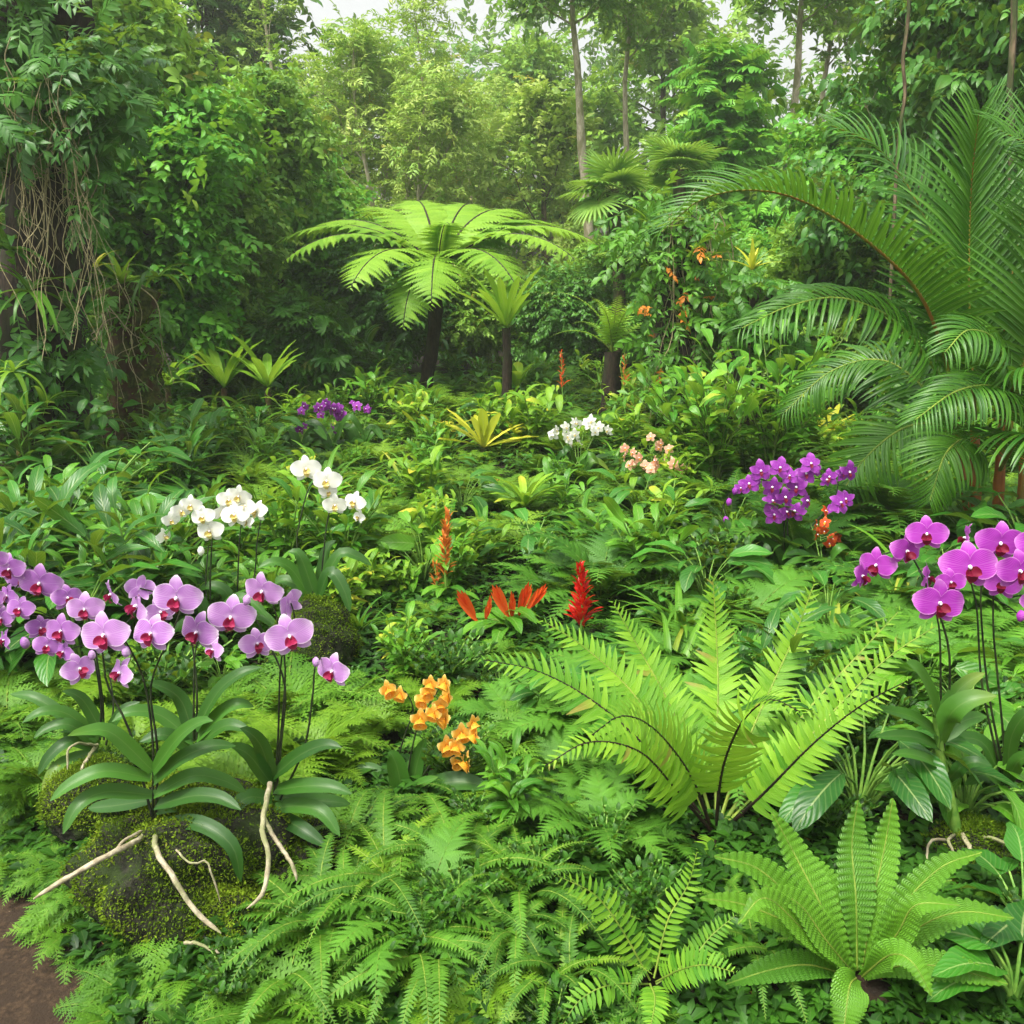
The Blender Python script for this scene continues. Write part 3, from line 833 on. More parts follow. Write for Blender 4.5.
def orchid(label, base, Y, leaves=(), stems=(), flowers=(), roots=(), fk='phal', pm='petal_pink', lm='lip_crimson', group='orchids in flower', leafm='orchid_leaf',
           lw=13, stemm='stem_dark', cat='orchid', name='orchid', sr=.0034, fdy=-.05, trunk=None, leafkind='strap', seed=0):
    rg = np.random.default_rng(seed + 77)
    b0 = P(base[0], base[1], Y)
    t = thing(name, label, cat, b0, group)
    m1 = mpp(Y)
    if b0[2] < gz(b0[0], b0[1]) - .02: print('BELOW', label, b0[2] - gz(b0[0], b0[1]))
    if trunk:
        c = pxcurve(trunk, 8, Y); part('stem', tube(c, np.linspace(.016, .009, 8), 8), M['stem_green'], t)
    for lv in leaves:
        pts, wpx = (lv[0], lv[1]) if isinstance(lv[0], (list, tuple)) and isinstance(lv[0][0], (list, tuple)) else (lv, lw)
        c = pxcurve(pts, 14, Y)
        tt = np.linspace(0, 1, 14)
        hw = prof(leafkind, tt) * wpx * m1 * .5 + .0008
        s = ribbon(c, nrmz(np.array([rg.normal(0, .12), -.75, 1.])), hw, 4, 16, .02, 1.5)
        s.t[:] = rg.uniform(.1, .95)
        part('leaf', s, M[leafm], t)
    cs = []
    for st in stems:
        c = pxcurve(st, 16, Y); c = c + np.array([0, .05, 0]) * (np.linspace(0, 1, 16) ** 1.5)[:, None] * (Y / 1.9); cs.append(c)
    allc = np.concatenate(cs) if cs else None
    ped = [[] for c in cs]
    fl_ = []
    for i, f in enumerate(flowers):
        px, py, wp = f[0], f[1], f[2]
        yaw = f[3] if len(f) > 3 else rg.normal(0, 12)
        pit = (f[4] if len(f) > 4 else rg.normal(6, 6)) + rg.normal(0, 7)
        yaw = yaw + rg.normal(0, 9 if fk == 'phal' else 22)
        kind = f[5] if len(f) > 5 else fk
        dy = min(f[6], .03 if Y < 3 else 1) if len(f) > 6 else fdy + rg.normal(0, .012)
        q = P(px, py, Y + dy)
        fl_.append((q, wp * m1 * 1.06, yaw, pit, kind))
        if cs:
            dm = [np.min(np.linalg.norm(c - q, axis=1)) for c in cs]; j = int(np.argmin(dm))
            k = int(np.argmin(np.linalg.norm(cs[j] - q, axis=1)))
            a = cs[j][k]
            back = np.array([math.sin(R(yaw)), math.cos(R(yaw)), -.1]) * wp * m1 * .25
            ped[j].append(tube(spline([a, (a + q + back) / 2 + np.array([0, 0, .006]), q + back * .15], 6), sr * .55, 5))
    for c, pd in zip(cs, ped):
        part('flower_stem', join([tube(c, np.linspace(sr, sr * .6, 16), 6)] + pd), M[stemm], t)
    for i, (q, wd, yaw, pit, kind) in enumerate(fl_):
        a, b = flower_mesh(kind, pm, lm, int(rg.integers(0, 4)))
        o = link('bud' if kind == 'bud' else 'flower', a, t, Vector(q) - t.location, (R(-pit), R(rg.normal(0, 9)), R(-yaw)), wd)
        if b is not None:
            link('lip', b, o)
    for r_ in roots:
        pts, wpx = r_
        c = pxcurve(pts, 18, Y)
        c = c + np.cumsum(rg.normal(0, .0012, c.shape), 0)
        wr = np.linspace(wpx, wpx * .75, 18); wr[-1] *= .25; wr[-2] *= .8
        part('root', tube(c, wr * m1 * .5, 8, .07, rg), M['root'], t)
    return t
MOSS = leaf(1, .4, 'lance', 60, 10, 2, 1, 0)
def boulder(label, px, py, Y, r, seed, moss=2600, mossy=lambda p, n: n[:, 2] > -.2, group='mossy boulders', size=(.005, .0115)):
    c = P(px, py, Y); t = thing('boulder', label, 'boulder', (c[0], c[1], gz(c[0], c[1])), group)
    s = blob(c, r, seed, .085, 96, 64, 2.2, .009)
    part('stone', s, M['rock'], t)
    rg = np.random.default_rng(seed)
    moss *= 7
    k = rg.integers(0, len(s.v), moss)
    p = s.v[k] + rg.normal(0, .006, (moss, 3))
    n = nrmz((s.v[k] - c) / np.asarray(r) ** 2)
    cl = np.sin(p @ np.array([17., 11, 14]) + seed) + np.sin(p @ np.array([-9., 21, 13])) + n[:, 2] * 1.2 + rg.normal(0, .35, moss)
    keep = (cl > -.55) & mossy(p, n)
    p, n = p[keep], n[keep]
    m = place(MOSS, p, n + rg.normal(0, .7, n.shape), rg.normal(0, 1, n.shape), rg.uniform(size[0], size[1], len(p)), np.clip(rg.normal(.4, .25, len(p)) + .25 * np.sin(p[:, 0] * 25 + p[:, 2] * 31), 0, 1.1))
    part('moss', m, M['moss'], t)
    return t
# boulders
boulder('big moss covered boulder at the bend of the path under the pale pink orchids', 190, 868, 1.93, (.25, .20, .19), 3, 9000)
boulder('low flat mossy stone against the foot of the big boulder', 222, 925, 1.80, (.14, .10, .09), 5, 4000)
boulder('mossy boulder behind the big one, beneath the strap leaves by the path', 92, 800, 2.2, (.11, .11, .10), 7, 3500)
boulder('dark mossy boulder under the upper pair of white orchids', 312, 655, 3.25, (.17, .15, .20), 9, 4500)
boulder('mossy boulder carrying the stout-stemmed magenta orchid', 970, 872, 2.02, (.14, .12, .13), 11, 4500)
boulder('small rounded mossy stone beside the big boulder below the single pale pink bloom', 300, 868, 1.98, (.13, .12, .10), 13, 2500)

# pale pink orchids
orchid('pale pink moth orchid on top of the big boulder, long bare roots down its front', (154, 832), 1.86,
       leaves=[[(152, 770, 0), (112, 733, -.03), (85, 732, -.06), (68, 736, -.09)], [(150, 778, 0), (105, 771, -.05), (72, 784, -.08), (50, 801, -.1)],
               [(152, 795, 0), (105, 792, -.05), (78, 806, -.09), (63, 834, -.12)], [(152, 800, .03), (112, 806, .05), (88, 808, .06)],
               [(153, 772, 0), (178, 738, -.03), (200, 722, -.05), (213, 721, -.06)], [(154, 782, 0), (182, 758, -.02), (212, 746, .0), (236, 746, .02)],
               [(154, 795, 0), (192, 776, .0), (222, 780, .03), (246, 792, .05)], [(155, 806, 0), (192, 796, -.02), (220, 798, -.04), (241, 810, -.06)],
               [(158, 824, 0), (200, 824, -.04), (232, 846, -.07), (241, 882, -.08)], [(155, 812, 0), (182, 806, .05), (210, 812, .08), (228, 826, .1)]],
       stems=[[(153, 828, 0), (151, 750, .01), (140, 690, .02), (122, 655, 0), (108, 640, -.02)], [(156, 820, 0), (156, 752, .01), (147, 690, .02), (165, 640, 0), (176, 610, .02)],
              [(152, 815, 0), (128, 735, .03), (103, 690, .03), (96, 660, .02), (84, 615, .02)]],
       flowers=[(105, 635, 51, -4, 6), (152, 634, 44, 10, 8), (177, 598, 50, 4, 4, 'phal', .02), (85, 609, 38, -10, 6, 'phal', .04), (138, 606, 46, 44, 6, 'phal', .03), (79, 669, 36, -48, 14), (121, 673, 36, 46, 14), (112, 594, 34, 50, -10, 'phal', .08), (126, 652, 14, 0, 0, 'bud'), (92, 655, 12, 0, 0, 'bud'), (140, 588, 30, 150, 0, 'phal', .02)],
       roots=[([(154, 832, -.02), (117, 852, -.14), (78, 874, -.2), (33, 902, -.22)], 6.5), ([(156, 830, -.02), (155, 848, -.13), (168, 872, -.17), (183, 899, -.19), (203, 919, -.2), (218, 930, -.21)], 6.5),
              ([(154, 832, 0), (125, 838, -.1), (108, 856, -.15)], 4), ([(165, 835, -.02), (190, 858, -.14), (207, 855, -.15), (212, 870, -.16), (221, 898, -.17)], 2.6), ([(185, 942, -.18), (200, 944, -.2), (219, 951, -.21)], 4)],
       group='pale pink moth orchids by the path', lw=18, seed=1)
orchid('pale pink moth orchid beside the big boulder with pale roots hanging straight down', (273, 800), 1.98,
       leaves=[[(272, 782, 0), (262, 748, -.02), (250, 733, -.04), (240, 728, -.05)], [(272, 785, 0), (250, 756, -.04), (236, 748, -.06), (228, 746, -.08)], [(274, 776, 0), (300, 755, -.03), (325, 745, -.05), (342, 748, -.06)],
               [(275, 790, 0), (305, 786, -.04), (332, 787, -.06), (352, 794, -.07)], [(274, 796, 0), (310, 800, .04), (336, 802, .05), (350, 804, .06)], [(274, 808, 0), (298, 806, -.03), (322, 812, -.06), (340, 836, -.09)],
               [(272, 800, 0), (250, 797, -.03), (235, 808, -.06), (228, 826, -.08)], [(274, 815, .02), (300, 828, -.05), (326, 846, -.08)], [(272, 806, .02), (256, 812, .05), (236, 815, .07)]],
       stems=[[(274, 795, 0), (277, 740, .01), (277, 672, .0), (282, 650, -.01), (288, 640, -.02)], [(276, 795, 0), (281, 740, .02), (283, 690, .02), (266, 650, .03), (248, 622, .02), (236, 610, .02)],
              [(280, 800, 0), (303, 750, -.02), (310, 700, -.02), (312, 672, -.02), (328, 664, -.03)], [(276, 790, .02), (283, 680, .05), (274, 630, .05), (264, 600, .04)]],
       flowers=[(290, 636, 49, 2, 6), (231, 617, 48, -6, 6), (198, 632, 45, 8, 8), (263, 591, 44, 18, 4, 'phal', .03), (257, 644, 36, -32, 10, 'phal', .0), (333, 671, 40, 22, 8), (290, 603, 34, 115, 0, 'phal', .06), (247, 600, 13, 0, 0, 'bud'), (316, 662, 12, 0, 0, 'bud')],
       roots=[([(270, 784, -.02), (264, 811, -.13), (262, 835, -.18), (266, 860, -.22), (262, 893, -.25), (246, 908, -.27)], 6), ([(264, 818, -.15), (281, 847, -.18), (291, 862, -.2), (296, 880, -.22)], 5), ([(268, 800, 0), (243, 838, -.03), (240, 845, -.05)], 3.5)],
       group='pale pink moth orchids by the path', lw=18, seed=2)
orchid('pale pink moth orchid growing between and behind the two orchids with bare roots', (195, 745), 2.2,
       leaves=[[(194, 738, 0), (182, 702, .02), (165, 688, .0), (146, 682, -.02)], [(194, 742, 0), (160, 715, .0), (130, 712, -.03), (112, 722, -.05)], [(196, 730, 0), (218, 692, .0), (240, 674, .0), (262, 667, .02)],
               [(196, 740, 0), (222, 712, .0), (240, 704, .0), (254, 707, .02)], [(195, 748, 0), (225, 726, -.04), (250, 730, -.06)], [(194, 750, 0), (165, 735, -.04), (140, 742, -.06)]],
       stems=[[(194, 740, 0), (192, 700, 0), (190, 660, 0), (194, 640, -.02)], [(197, 742, 0), (195, 690, .02), (188, 650, .03), (180, 612, .03)]],
       flowers=[(214, 650, 30, 40, 10, 'phal', .06), (160, 612, 34, -40, 4, 'phal', .05)],
       group='pale pink moth orchids by the path', lw=17, seed=3)
orchid('violet-pink moth orchid with crowded smaller blooms on the path side', (84, 745), 2.3,
       leaves=[[(104, 736, 0), (86, 704, .0), (74, 694, -.01), (62, 691, -.02)], [(98, 740, 0), (68, 714, -.02), (42, 712, -.05), (22, 723, -.07)], [(98, 745, 0), (70, 725, -.04), (48, 728, -.06), (34, 738, -.08)],
               [(98, 750, 0), (70, 742, -.05), (50, 756, -.08), (38, 775, -.1)], [(106, 738, 0), (122, 712, .0), (140, 702, .02)], [(96, 740, .04), (40, 700, .06), (10, 694, .08)], [(92, 752, 0), (60, 765, -.08), (42, 790, -.12)]],
       stems=[[(100, 740, 0), (99, 700, 0), (85, 650, .0), (62, 630, 0), (42, 626, 0)], [(104, 740, 0), (100, 690, .02), (80, 610, .03), (45, 580, .03), (8, 570, .03)], [(106, 745, 0), (110, 712, .01), (100, 680, .02)]],
       flowers=[(62, 631, 38, 2, 6), (40, 628, 28, -40, 4), (47, 646, 28, -10, 12), (64, 652, 24, 20, 16), (67, 598, 30, -45, 0), (40, 583, 42, -6, 4), (10, 569, 34, 6, 4), (22, 578, 30, -30, 6, 'phal', .02), (8, 596, 26, 20, 8), (20, 609, 28, -5, 10), (2, 618, 26, 14, 8), (5, 640, 24, 40, 10),
                (25, 643, 15, 0, 0, 'bud'), (-6, 560, 30, 10, 0), (-10, 600, 28, 0, 0)],
       roots=[([(98, 745, -.02), (70, 748, -.1), (66, 772, -.13)], 3), ([(96, 745, -.02), (82, 768, -.12), (90, 800, -.15)], 4)],
       pm='petal_violet', group='pale pink moth orchids by the path', lw=14, seed=4)
# magenta orchids
MAG = 'magenta moth orchids across from the path'
orchid('magenta moth orchid on a stout leafy stem rooted on its own mossy boulder', (957, 834), 2.02,
       trunk=[(957, 836, 0), (948, 790, .01), (940, 752, .02), (936, 716, .02)],
       leaves=[([(937, 716, .02), (928, 690, 0), (917, 670, -.02), (906, 662, -.03)], 25), ([(938, 722, .02), (952, 698, .03), (968, 682, .03), (985, 673, .02)], 17), ([(940, 745, .02), (950, 715, -.04), (970, 700, -.06), (997, 696, -.07)], 26),
               ([(939, 735, .02), (915, 718, 0), (895, 712, -.01), (878, 709, -.02)], 15), ([(940, 748, .02), (918, 738, -.02), (896, 736, -.04), (876, 737, -.05)], 15), ([(942, 768, .01), (925, 758, -.03), (908, 754, -.05), (892, 754, -.06)], 14),
               ([(946, 782, .01), (960, 768, -.02), (975, 762, -.04), (992, 766, -.05)], 15), ([(940, 740, .04), (962, 722, .06), (985, 715, .08)], 18)],
       stems=[[(940, 760, .03), (944, 690, .02), (947, 630, 0), (942, 612, 0)], [(942, 760, .03), (951, 690, .03), (950, 640, .03), (932, 590, .03), (915, 556, .03), (890, 560, .03), (866, 572, .03)]],
       flowers=[(939, 603, 50, 0, 6), (926, 577, 34, -58, 4, 'phal', .02), (906, 551, 38, -18, 6), (927, 534, 38, 14, 4), (877, 565, 38, 50, 2), (861, 576, 34, -52, 4), (951, 582, 30, 20, 8, 'phal', .06)],
       roots=[([(954, 838, -.01), (934, 842, -.06), (931, 862, -.1)], 3.5), ([(956, 836, -.01), (950, 845, -.08), (957, 858, -.1)], 4), ([(960, 834, -.01), (968, 840, -.06), (978, 858, -.1)], 6), ([(962, 836, -.01), (992, 838, -.06), (1020, 850, -.08), (1030, 862, -.1)], 5)],
       pm='petal_magenta', lm='lip_deep', group=MAG, seed=5)
orchid('magenta moth orchid with tall dark stems behind the stout-stemmed one', (1005, 790), 2.15,
       leaves=[([(1003, 785, 0), (985, 745, .02), (962, 738, .02), (945, 745, .0)], 17), ([(1006, 780, 0), (1012, 735, -.02), (1030, 712, -.04), (1050, 715, -.06)], 18), ([(1005, 785, 0), (1020, 760, -.06), (1045, 755, -.1)], 17), ([(1004, 790, 0), (985, 775, -.05), (965, 785, -.08)], 16), ([(1005, 795, 0), (1025, 790, -.08), (1050, 806, -.1)], 16)],
       stems=[[(1003, 785, 0), (986, 690, .0), (985, 610, 0), (978, 580, 0)], [(1006, 785, 0), (991, 690, .01), (989, 600, .01), (1000, 560, .02)], [(1007, 785, .02), (1000, 640, .02), (1006, 590, .01), (1022, 605, .0)]],
       flowers=[(969, 567, 56, 2, 6), (1000, 543, 47, 6, 4, 'phal', .01), (1019, 571, 46, -14, 6), (967, 538, 34, 120, 0, 'phal', .08), (1002, 584, 36, 30, 16, 'phal', .04), (1021, 616, 14, 0, 0, 'bud'), (1038, 545, 40, 20, 4), (1040, 600, 38, 10, 8)],
       pm='petal_magenta', lm='lip_deep', group=MAG, seed=6)
# yellow orchid
orchid('orange-yellow orchid with cupped blooms on two dark stems in the middle of the bed', (405, 800), 2.32,
       leaves=[([(402, 800, 0), (418, 785, -.03), (438, 777, -.05)], 12), ([(412, 805, 0), (440, 785, -.04), (465, 782, -.05), (490, 788, -.06)], 24), ([(403, 800, 0), (398, 770, .0), (392, 755, .0), (388, 752, 0)], 24), ([(410, 800, 0), (418, 760, .02), (426, 738, .02)], 17), ([(402, 805, 0), (386, 796, -.05), (366, 788, -.08)], 10), ([(404, 800, 0), (375, 770, .05), (355, 768, .06)], 14), ([(410, 806, 0), (430, 812, -.08), (455, 830, -.1)], 18)],
       stems=[[(400, 800, 0), (398, 764, 0), (404, 738, 0), (412, 716, 0), (402, 698, 0), (390, 695, 0)], [(408, 800, 0), (408, 772, 0), (417, 730, 0), (432, 705, 0), (442, 690, 0)], [(412, 802, 0), (424, 775, 0), (444, 755, 0), (460, 745, 0), (472, 728, 0)]],
       flowers=[(387, 690, 21, -15, 4), (401, 694, 19, 30, 6), (431, 683, 19, 5, 0), (423, 700, 20, -30, 6), (446, 683, 20, 20, 0), (449, 695, 20, 45, 6), (420, 719, 24, -12, 2), (434, 713, 20, 4, 8), (446, 719, 23, 25, 6), (440, 705, 20, 0, 6), (428, 692, 19, 0, 0),
                (461, 733, 24, -30, 4), (476, 735, 20, 25, 4), (472, 722, 19, 10, -8), (446, 746, 24, -50, 6), (457, 746, 20, 0, 0), (469, 762, 24, 50, 8), (456, 762, 19, -10, 14)],
       fk='cup', pm='petal_yellow', lm='lip_orange', group='orange and yellow orchids', sr=.003, seed=7)
# white orchids
WH = 'white moth orchids in the bed'
orchid('white moth orchid whose arching spray ends in small blooms and a round bud', (212, 640), 3.3,
       leaves=[([(210, 632, 0), (200, 600, 0), (182, 592, 0)], 13), ([(212, 632, 0), (232, 600, -.03), (252, 602, -.05), (268, 618, -.07)], 13), ([(211, 638, 0), (190, 622, -.05), (170, 634, -.08)], 13)],
       stems=[[(211, 632, 0), (209, 580, 0), (209, 540, 0), (204, 515, 0), (186, 505, 0), (172, 515, 0), (164, 535, 0)], [(212, 632, 0), (203, 590, .02), (201, 552, .02)]],
       flowers=[(203, 517, 24, -6, 4), (210, 531, 28, 2, 6), (191, 505, 22, -20, 2), (181, 511, 20, -30, 4), (171, 520, 18, -30, 4), (164, 536, 18, -60, 8), (201, 551, 11, 0, 0, 'bud')],
       pm='petal_white', lm='lip_yellow', group=WH, seed=8, sr=.004)
orchid('white moth orchid with its blooms bunched at the tip of a straight stem', (238, 630), 3.35,
       leaves=[([(238, 625, 0), (226, 592, 0), (208, 586, 0), (196, 594, 0)], 13), ([(238, 625, 0), (252, 590, 0), (268, 585, .0), (282, 598, 0)], 13), ([(239, 630, 0), (258, 615, -.05), (280, 630, -.08)], 13)],
       stems=[[(237, 628, 0), (236, 575, 0), (236, 530, 0), (240, 508, 0)], [(239, 628, 0), (252, 580, .03), (253, 545, .03), (256, 520, .03)]],
       flowers=[(229, 500, 24, -14, 2), (239, 496, 24, 6, 0), (235, 515, 28, -4, 6), (246, 506, 24, 14, 4), (257, 511, 24, 20, 4), (221, 513, 18, -40, 4), (247, 522, 16, 20, 20)],
       pm='petal_white', lm='lip_yellow', group=WH, seed=9, sr=.004)
orchid('white moth orchid on the dark boulder, broad strap leaves arching beneath two stems', (318, 600), 3.3,
       leaves=[([(312, 600, 0), (292, 570, 0), (275, 562, -.03), (258, 568, -.05)], 14), ([(316, 600, 0), (300, 556, 0), (288, 552, 0)], 15), ([(318, 600, 0), (330, 572, -.02), (344, 590, -.05), (350, 612, -.07)], 14), ([(316, 600, 0), (338, 556, 0), (356, 556, 0), (372, 566, 0)], 14),
               ([(318, 602, 0), (322, 618, -.06), (314, 640, -.1)], 10), ([(316, 602, 0), (292, 600, -.06), (280, 620, -.08)], 14), ([(318, 600, .02), (326, 552, .05), (336, 540, .06)], 13), ([(316, 600, .0), (285, 580, .03), (262, 596, .03)], 13)],
       stems=[[(316, 600, 0), (296, 552, 0), (299, 515, 0), (306, 490, 0), (318, 478, 0)], [(320, 600, 0), (322, 560, 0), (326, 518, 0), (334, 500, 0), (352, 500, 0)]],
       flowers=[(306, 469, 29, -6, 4), (327, 481, 29, 6, 6), (335, 505, 24, 0, 6), (355, 502, 23, 12, 6), (328, 492, 18, -20, 14), (359, 517, 14, 30, 20)],
       pm='petal_white', lm='lip_yellow', group=WH, seed=10, sr=.004)
def far_cluster(label, base, Y, spots, pm, lm, group, seed, w=12, n_per=3, spread=9, stemm='stem_green', leafw=9, fk='vanda', leaves=9):
    rg = np.random.default_rng(seed)
    fl_ = []
    for (px, py) in spots:
        for i in range(n_per):
            fl_.append((px + rg.normal(0, spread * .5), py + rg.normal(0, spread * .4), w * rg.uniform(.8, 1.15), rg.normal(0, 35), rg.normal(4, 15), fk, rg.normal(0, .06)))
    stems = [[(base[0] + rg.normal(0, 3), base[1], 0), (base[0] * .6 + s[0] * .4, base[1] * .5 + s[1] * .5, 0), (s[0], s[1] + 3, 0)] for s in spots]
    lv = []
    for i in range(leaves):
        s = 1 if i % 2 else -1; r_ = rg.uniform(18, 42) * w / 12; h = rg.uniform(6, 36) * w / 12
        lv.append(([(base[0], base[1], 0), (base[0] + s * r_ * .5, base[1] - h, rg.normal(0, .08)), (base[0] + s * r_, base[1] - h * rg.uniform(.3, 1.), rg.normal(0, .14))], leafw))
    return orchid(label, base, Y, lv, stems, fl_, (), fk, pm, lm, group, stemm=stemm, sr=.004, seed=seed)
orchid('purple orchid with a dense spray of blooms in front of the feather palm', (788, 575), 4.4,
       leaves=[([(786, 570, 0), (776, 548, 0), (765, 541, 0), (755, 538, 0)], 10), ([(788, 568, 0), (788, 545, 0), (786, 535, 0)], 10), ([(788, 572, 0), (806, 556, 0), (826, 560, 0), (830, 575, 0)], 9), ([(786, 572, 0), (765, 562, 0), (748, 566, 0)], 9), ([(790, 572, 0), (806, 565, -.05), (814, 585, -.08)], 10), ([(787, 572, 0), (770, 575, -.06), (752, 590, -.1)], 10)],
       stems=[[(787, 570, 0), (785, 540, 0), (785, 510, 0), (778, 490, 0), (760, 480, 0), (742, 488, 0), (730, 505, 0), (726, 520, 0)], [(789, 570, 0), (790, 520, 0), (800, 485, 0), (809, 470, 0)], [(790, 570, .05), (812, 530, .05), (838, 505, .05), (848, 475, .05)]],
       flowers=[(761, 471, 22), (749, 484, 22), (780, 468, 22), (772, 487, 22), (785, 497, 24), (797, 487, 24), (772, 501, 22), (774, 515, 22), (795, 511, 23), (806, 501, 22), (786, 512, 20), (755, 478, 20), (811, 464, 22), (806, 474, 22), (815, 470, 18), (830, 477, 20), (826, 480, 16), (849, 472, 22), (841, 474, 16), (840, 503, 24), (846, 499, 20), (834, 507, 18), (790, 476, 18),
                (735, 491, 9, 0, 0, 'bud'), (729, 502, 9, 0, 0, 'bud'), (726, 520, 9, 0, 0, 'bud'), (741, 488, 14)],
       fk='vanda', pm='petal_purple', lm='lip_deep', group='orchids in the middle of the bed', sr=.005, seed=12)
far_cluster('small rusty red orchid at the foot of the purple orchid before the palm', (822, 575), 4.3, [(817, 522), (828, 538), (820, 532)], 'petal_red', 'lip_orange', 'orchids in the middle of the bed', 13, 12, 3, 9)
far_cluster('small amber orchid almost hidden between the rusty red orchid and the feather palm', (842, 580), 4.35, [(838, 546), (846, 549)], 'petal_amber', 'lip_orange', 'orchids in the middle of the bed', 14, 9, 2, 6)
far_cluster('salmon orchid with many small peach blooms in front of the glossy shrub', (656, 505), 6.0, [(632, 452), (653, 446), (667, 454), (657, 466), (634, 470), (645, 462), (671, 464), (684, 468)], 'petal_salmon', 'lip_orange', 'orchids in the middle of the bed', 15, 12, 3, 10)
far_cluster('white orchid with a dense bunch of small blooms in front of the stump fern', (578, 480), 6.4, [(554, 431), (573, 424), (587, 422), (599, 430), (566, 439), (580, 433)], 'petal_white', 'lip_yellow', 'orchids in the middle of the bed', 16, 12, 3, 8)
far_cluster('purple orchid with round clusters far back below the hand-leaved bush', (332, 450), 7.6, [(330, 408), (324, 406), (339, 419), (336, 410)], 'petal_purple', 'lip_deep', 'purple orchids far back in the bed', 17, 12, 5, 9)
far_cluster('small purple orchid far back, on the tree fern side of the round clustered one', (360, 450), 7.6, [(355, 407), (367, 409)], 'petal_purple', 'lip_deep', 'purple orchids far back in the bed', 18, 10, 3, 8)
far_cluster('small purple orchid far back, on the mossy stump side of the round clustered one', (300, 455), 7.6, [(303, 408), (301, 430)], 'petal_purple', 'lip_deep', 'purple orchids far back in the bed', 19, 10, 3, 8)
# ---------------------------------------------------------------- big bright fern
def px_frond(t, Y, pts, lf, m, proto, ang, lift, r, t0, seed, stalk_mat, mat, face=.7, wsc=.6, tint=.5, name='frond', n=20):
    rg = np.random.default_rng(seed)
    c = pxcurve(pts, n, Y)
    nh = nrmz(np.array([0, -face, 1.]))
    b, s = pinnate(c, nh, m, lf, proto, ang, lift, r, t0, rg, .06, tint, .2, 0, 0, wsc)
    f = part(name, b, mat, t)
    s.m[:] = 0
    part('stalk', s, stalk_mat, f)
    return f
Yb = 2.14
b0 = P(716, 835, Yb)
bf = thing('fern', 'largest fern, a bright yellow-green shuttlecock of feathered fronds on black stalks', 'fern', b0, None)
FR = [  # curve, leaflet length in px
    ([(712, 830, 0), (660, 762, .02), (600, 706, .05), (540, 672, .06), (484, 660, .03)], 46),
    ([(712, 828, 0), (676, 755, .08), (630, 690, .16), (585, 648, .2), (545, 622, .2)], 46),
    ([(714, 826, .01), (690, 750, .12), (662, 690, .22), (634, 640, .28), (614, 604, .3)], 44),
    ([(716, 826, .02), (716, 750, .16), (718, 690, .28), (716, 630, .36), (713, 580, .38)], 48),
    ([(718, 826, .02), (742, 755, .14), (770, 690, .26), (795, 635, .32), (814, 584, .34)], 46),
    ([(720, 828, .01), (760, 770, .08), (812, 705, .18), (858, 655, .24), (898, 612, .25)], 36),
    ([(720, 830, 0), (770, 780, .02), (830, 715, .08), (885, 660, .1), (936, 626, .08)], 38),
    ([(722, 832, -.02), (765, 792, -.06), (815, 742, -.1), (862, 705, -.13), (905, 682, -.18)], 34),
    ([(716, 830, -.03), (722, 770, -.12), (742, 722, -.26), (770, 700, -.4), (800, 712, -.52)], 42),
    ([(712, 830, -.03), (690, 775, -.12), (655, 730, -.24), (622, 716, -.36), (592, 735, -.46)], 42),
    ([(712, 832, -.04), (676, 790, -.1), (640, 752, -.16), (590, 742, -.22), (545, 766, -.3)], 34),
    ([(718, 834, -.04), (712, 850, -.14), (700, 880, -.2), (690, 925, -.24)], 20),
    ([(722, 832, .02), (750, 790, .1), (792, 750, .2), (835, 720, .3), (880, 712, .36)], 34),
]
for i, (pts, lp) in enumerate(FR):
    px_frond(bf, Yb, pts, fl('sword', lp * 1.22 * mpp(Yb)), 30, PIN_W, (76, 46), 9, .0055, .2, 40 + i, M['rachis_black'] if i not in (1, 2, 3, 4, 5, 6, 12) else M['rachis_green'], M['fern_bright'], face=.9, wsc=1.02, tint=.45 + .05 * (i % 4))
# ---------------------------------------------------------------- crenate fern, bottom corner
def crenate_frond(t, Y, pts, wpx, seed, kind='tongue', cren=.12, nc=24, mat='crenate'):
    rg = np.random.default_rng(seed)
    c = pxcurve(pts, 97, Y)
    u = np.linspace(0, 1, 97)
    hw = (.25 + .75 * smooth(0, .55, u)) * (1 - u ** 3.2) ** .8 * wpx * mpp(Y) * .5 + .0012
    hw = hw * (1 + cren * (np.abs(np.sin(u * np.pi * nc)) ** .6 * 2 - 1) * smooth(.1, .25, u))
    s = ribbon(c, nrmz(np.array([rg.normal(0, .1), -.9, 1.])), hw, 4, 14, .10, 24)
    s.t[:] = rg.uniform(.15, .8)
    f = part('frond', s, M[mat], t)
    part('stalk', tube(c - np.array([0, 0, .0006]), np.linspace(.0026, .0008, 97), 5), M['rachis_green'], f)
Yc = 1.61
b0 = P(857, 972, Yc)
cf = thing('fern', 'fern rosette of undivided tongue-shaped fronds with scalloped edges in the bottom corner', 'fern', b0, None)
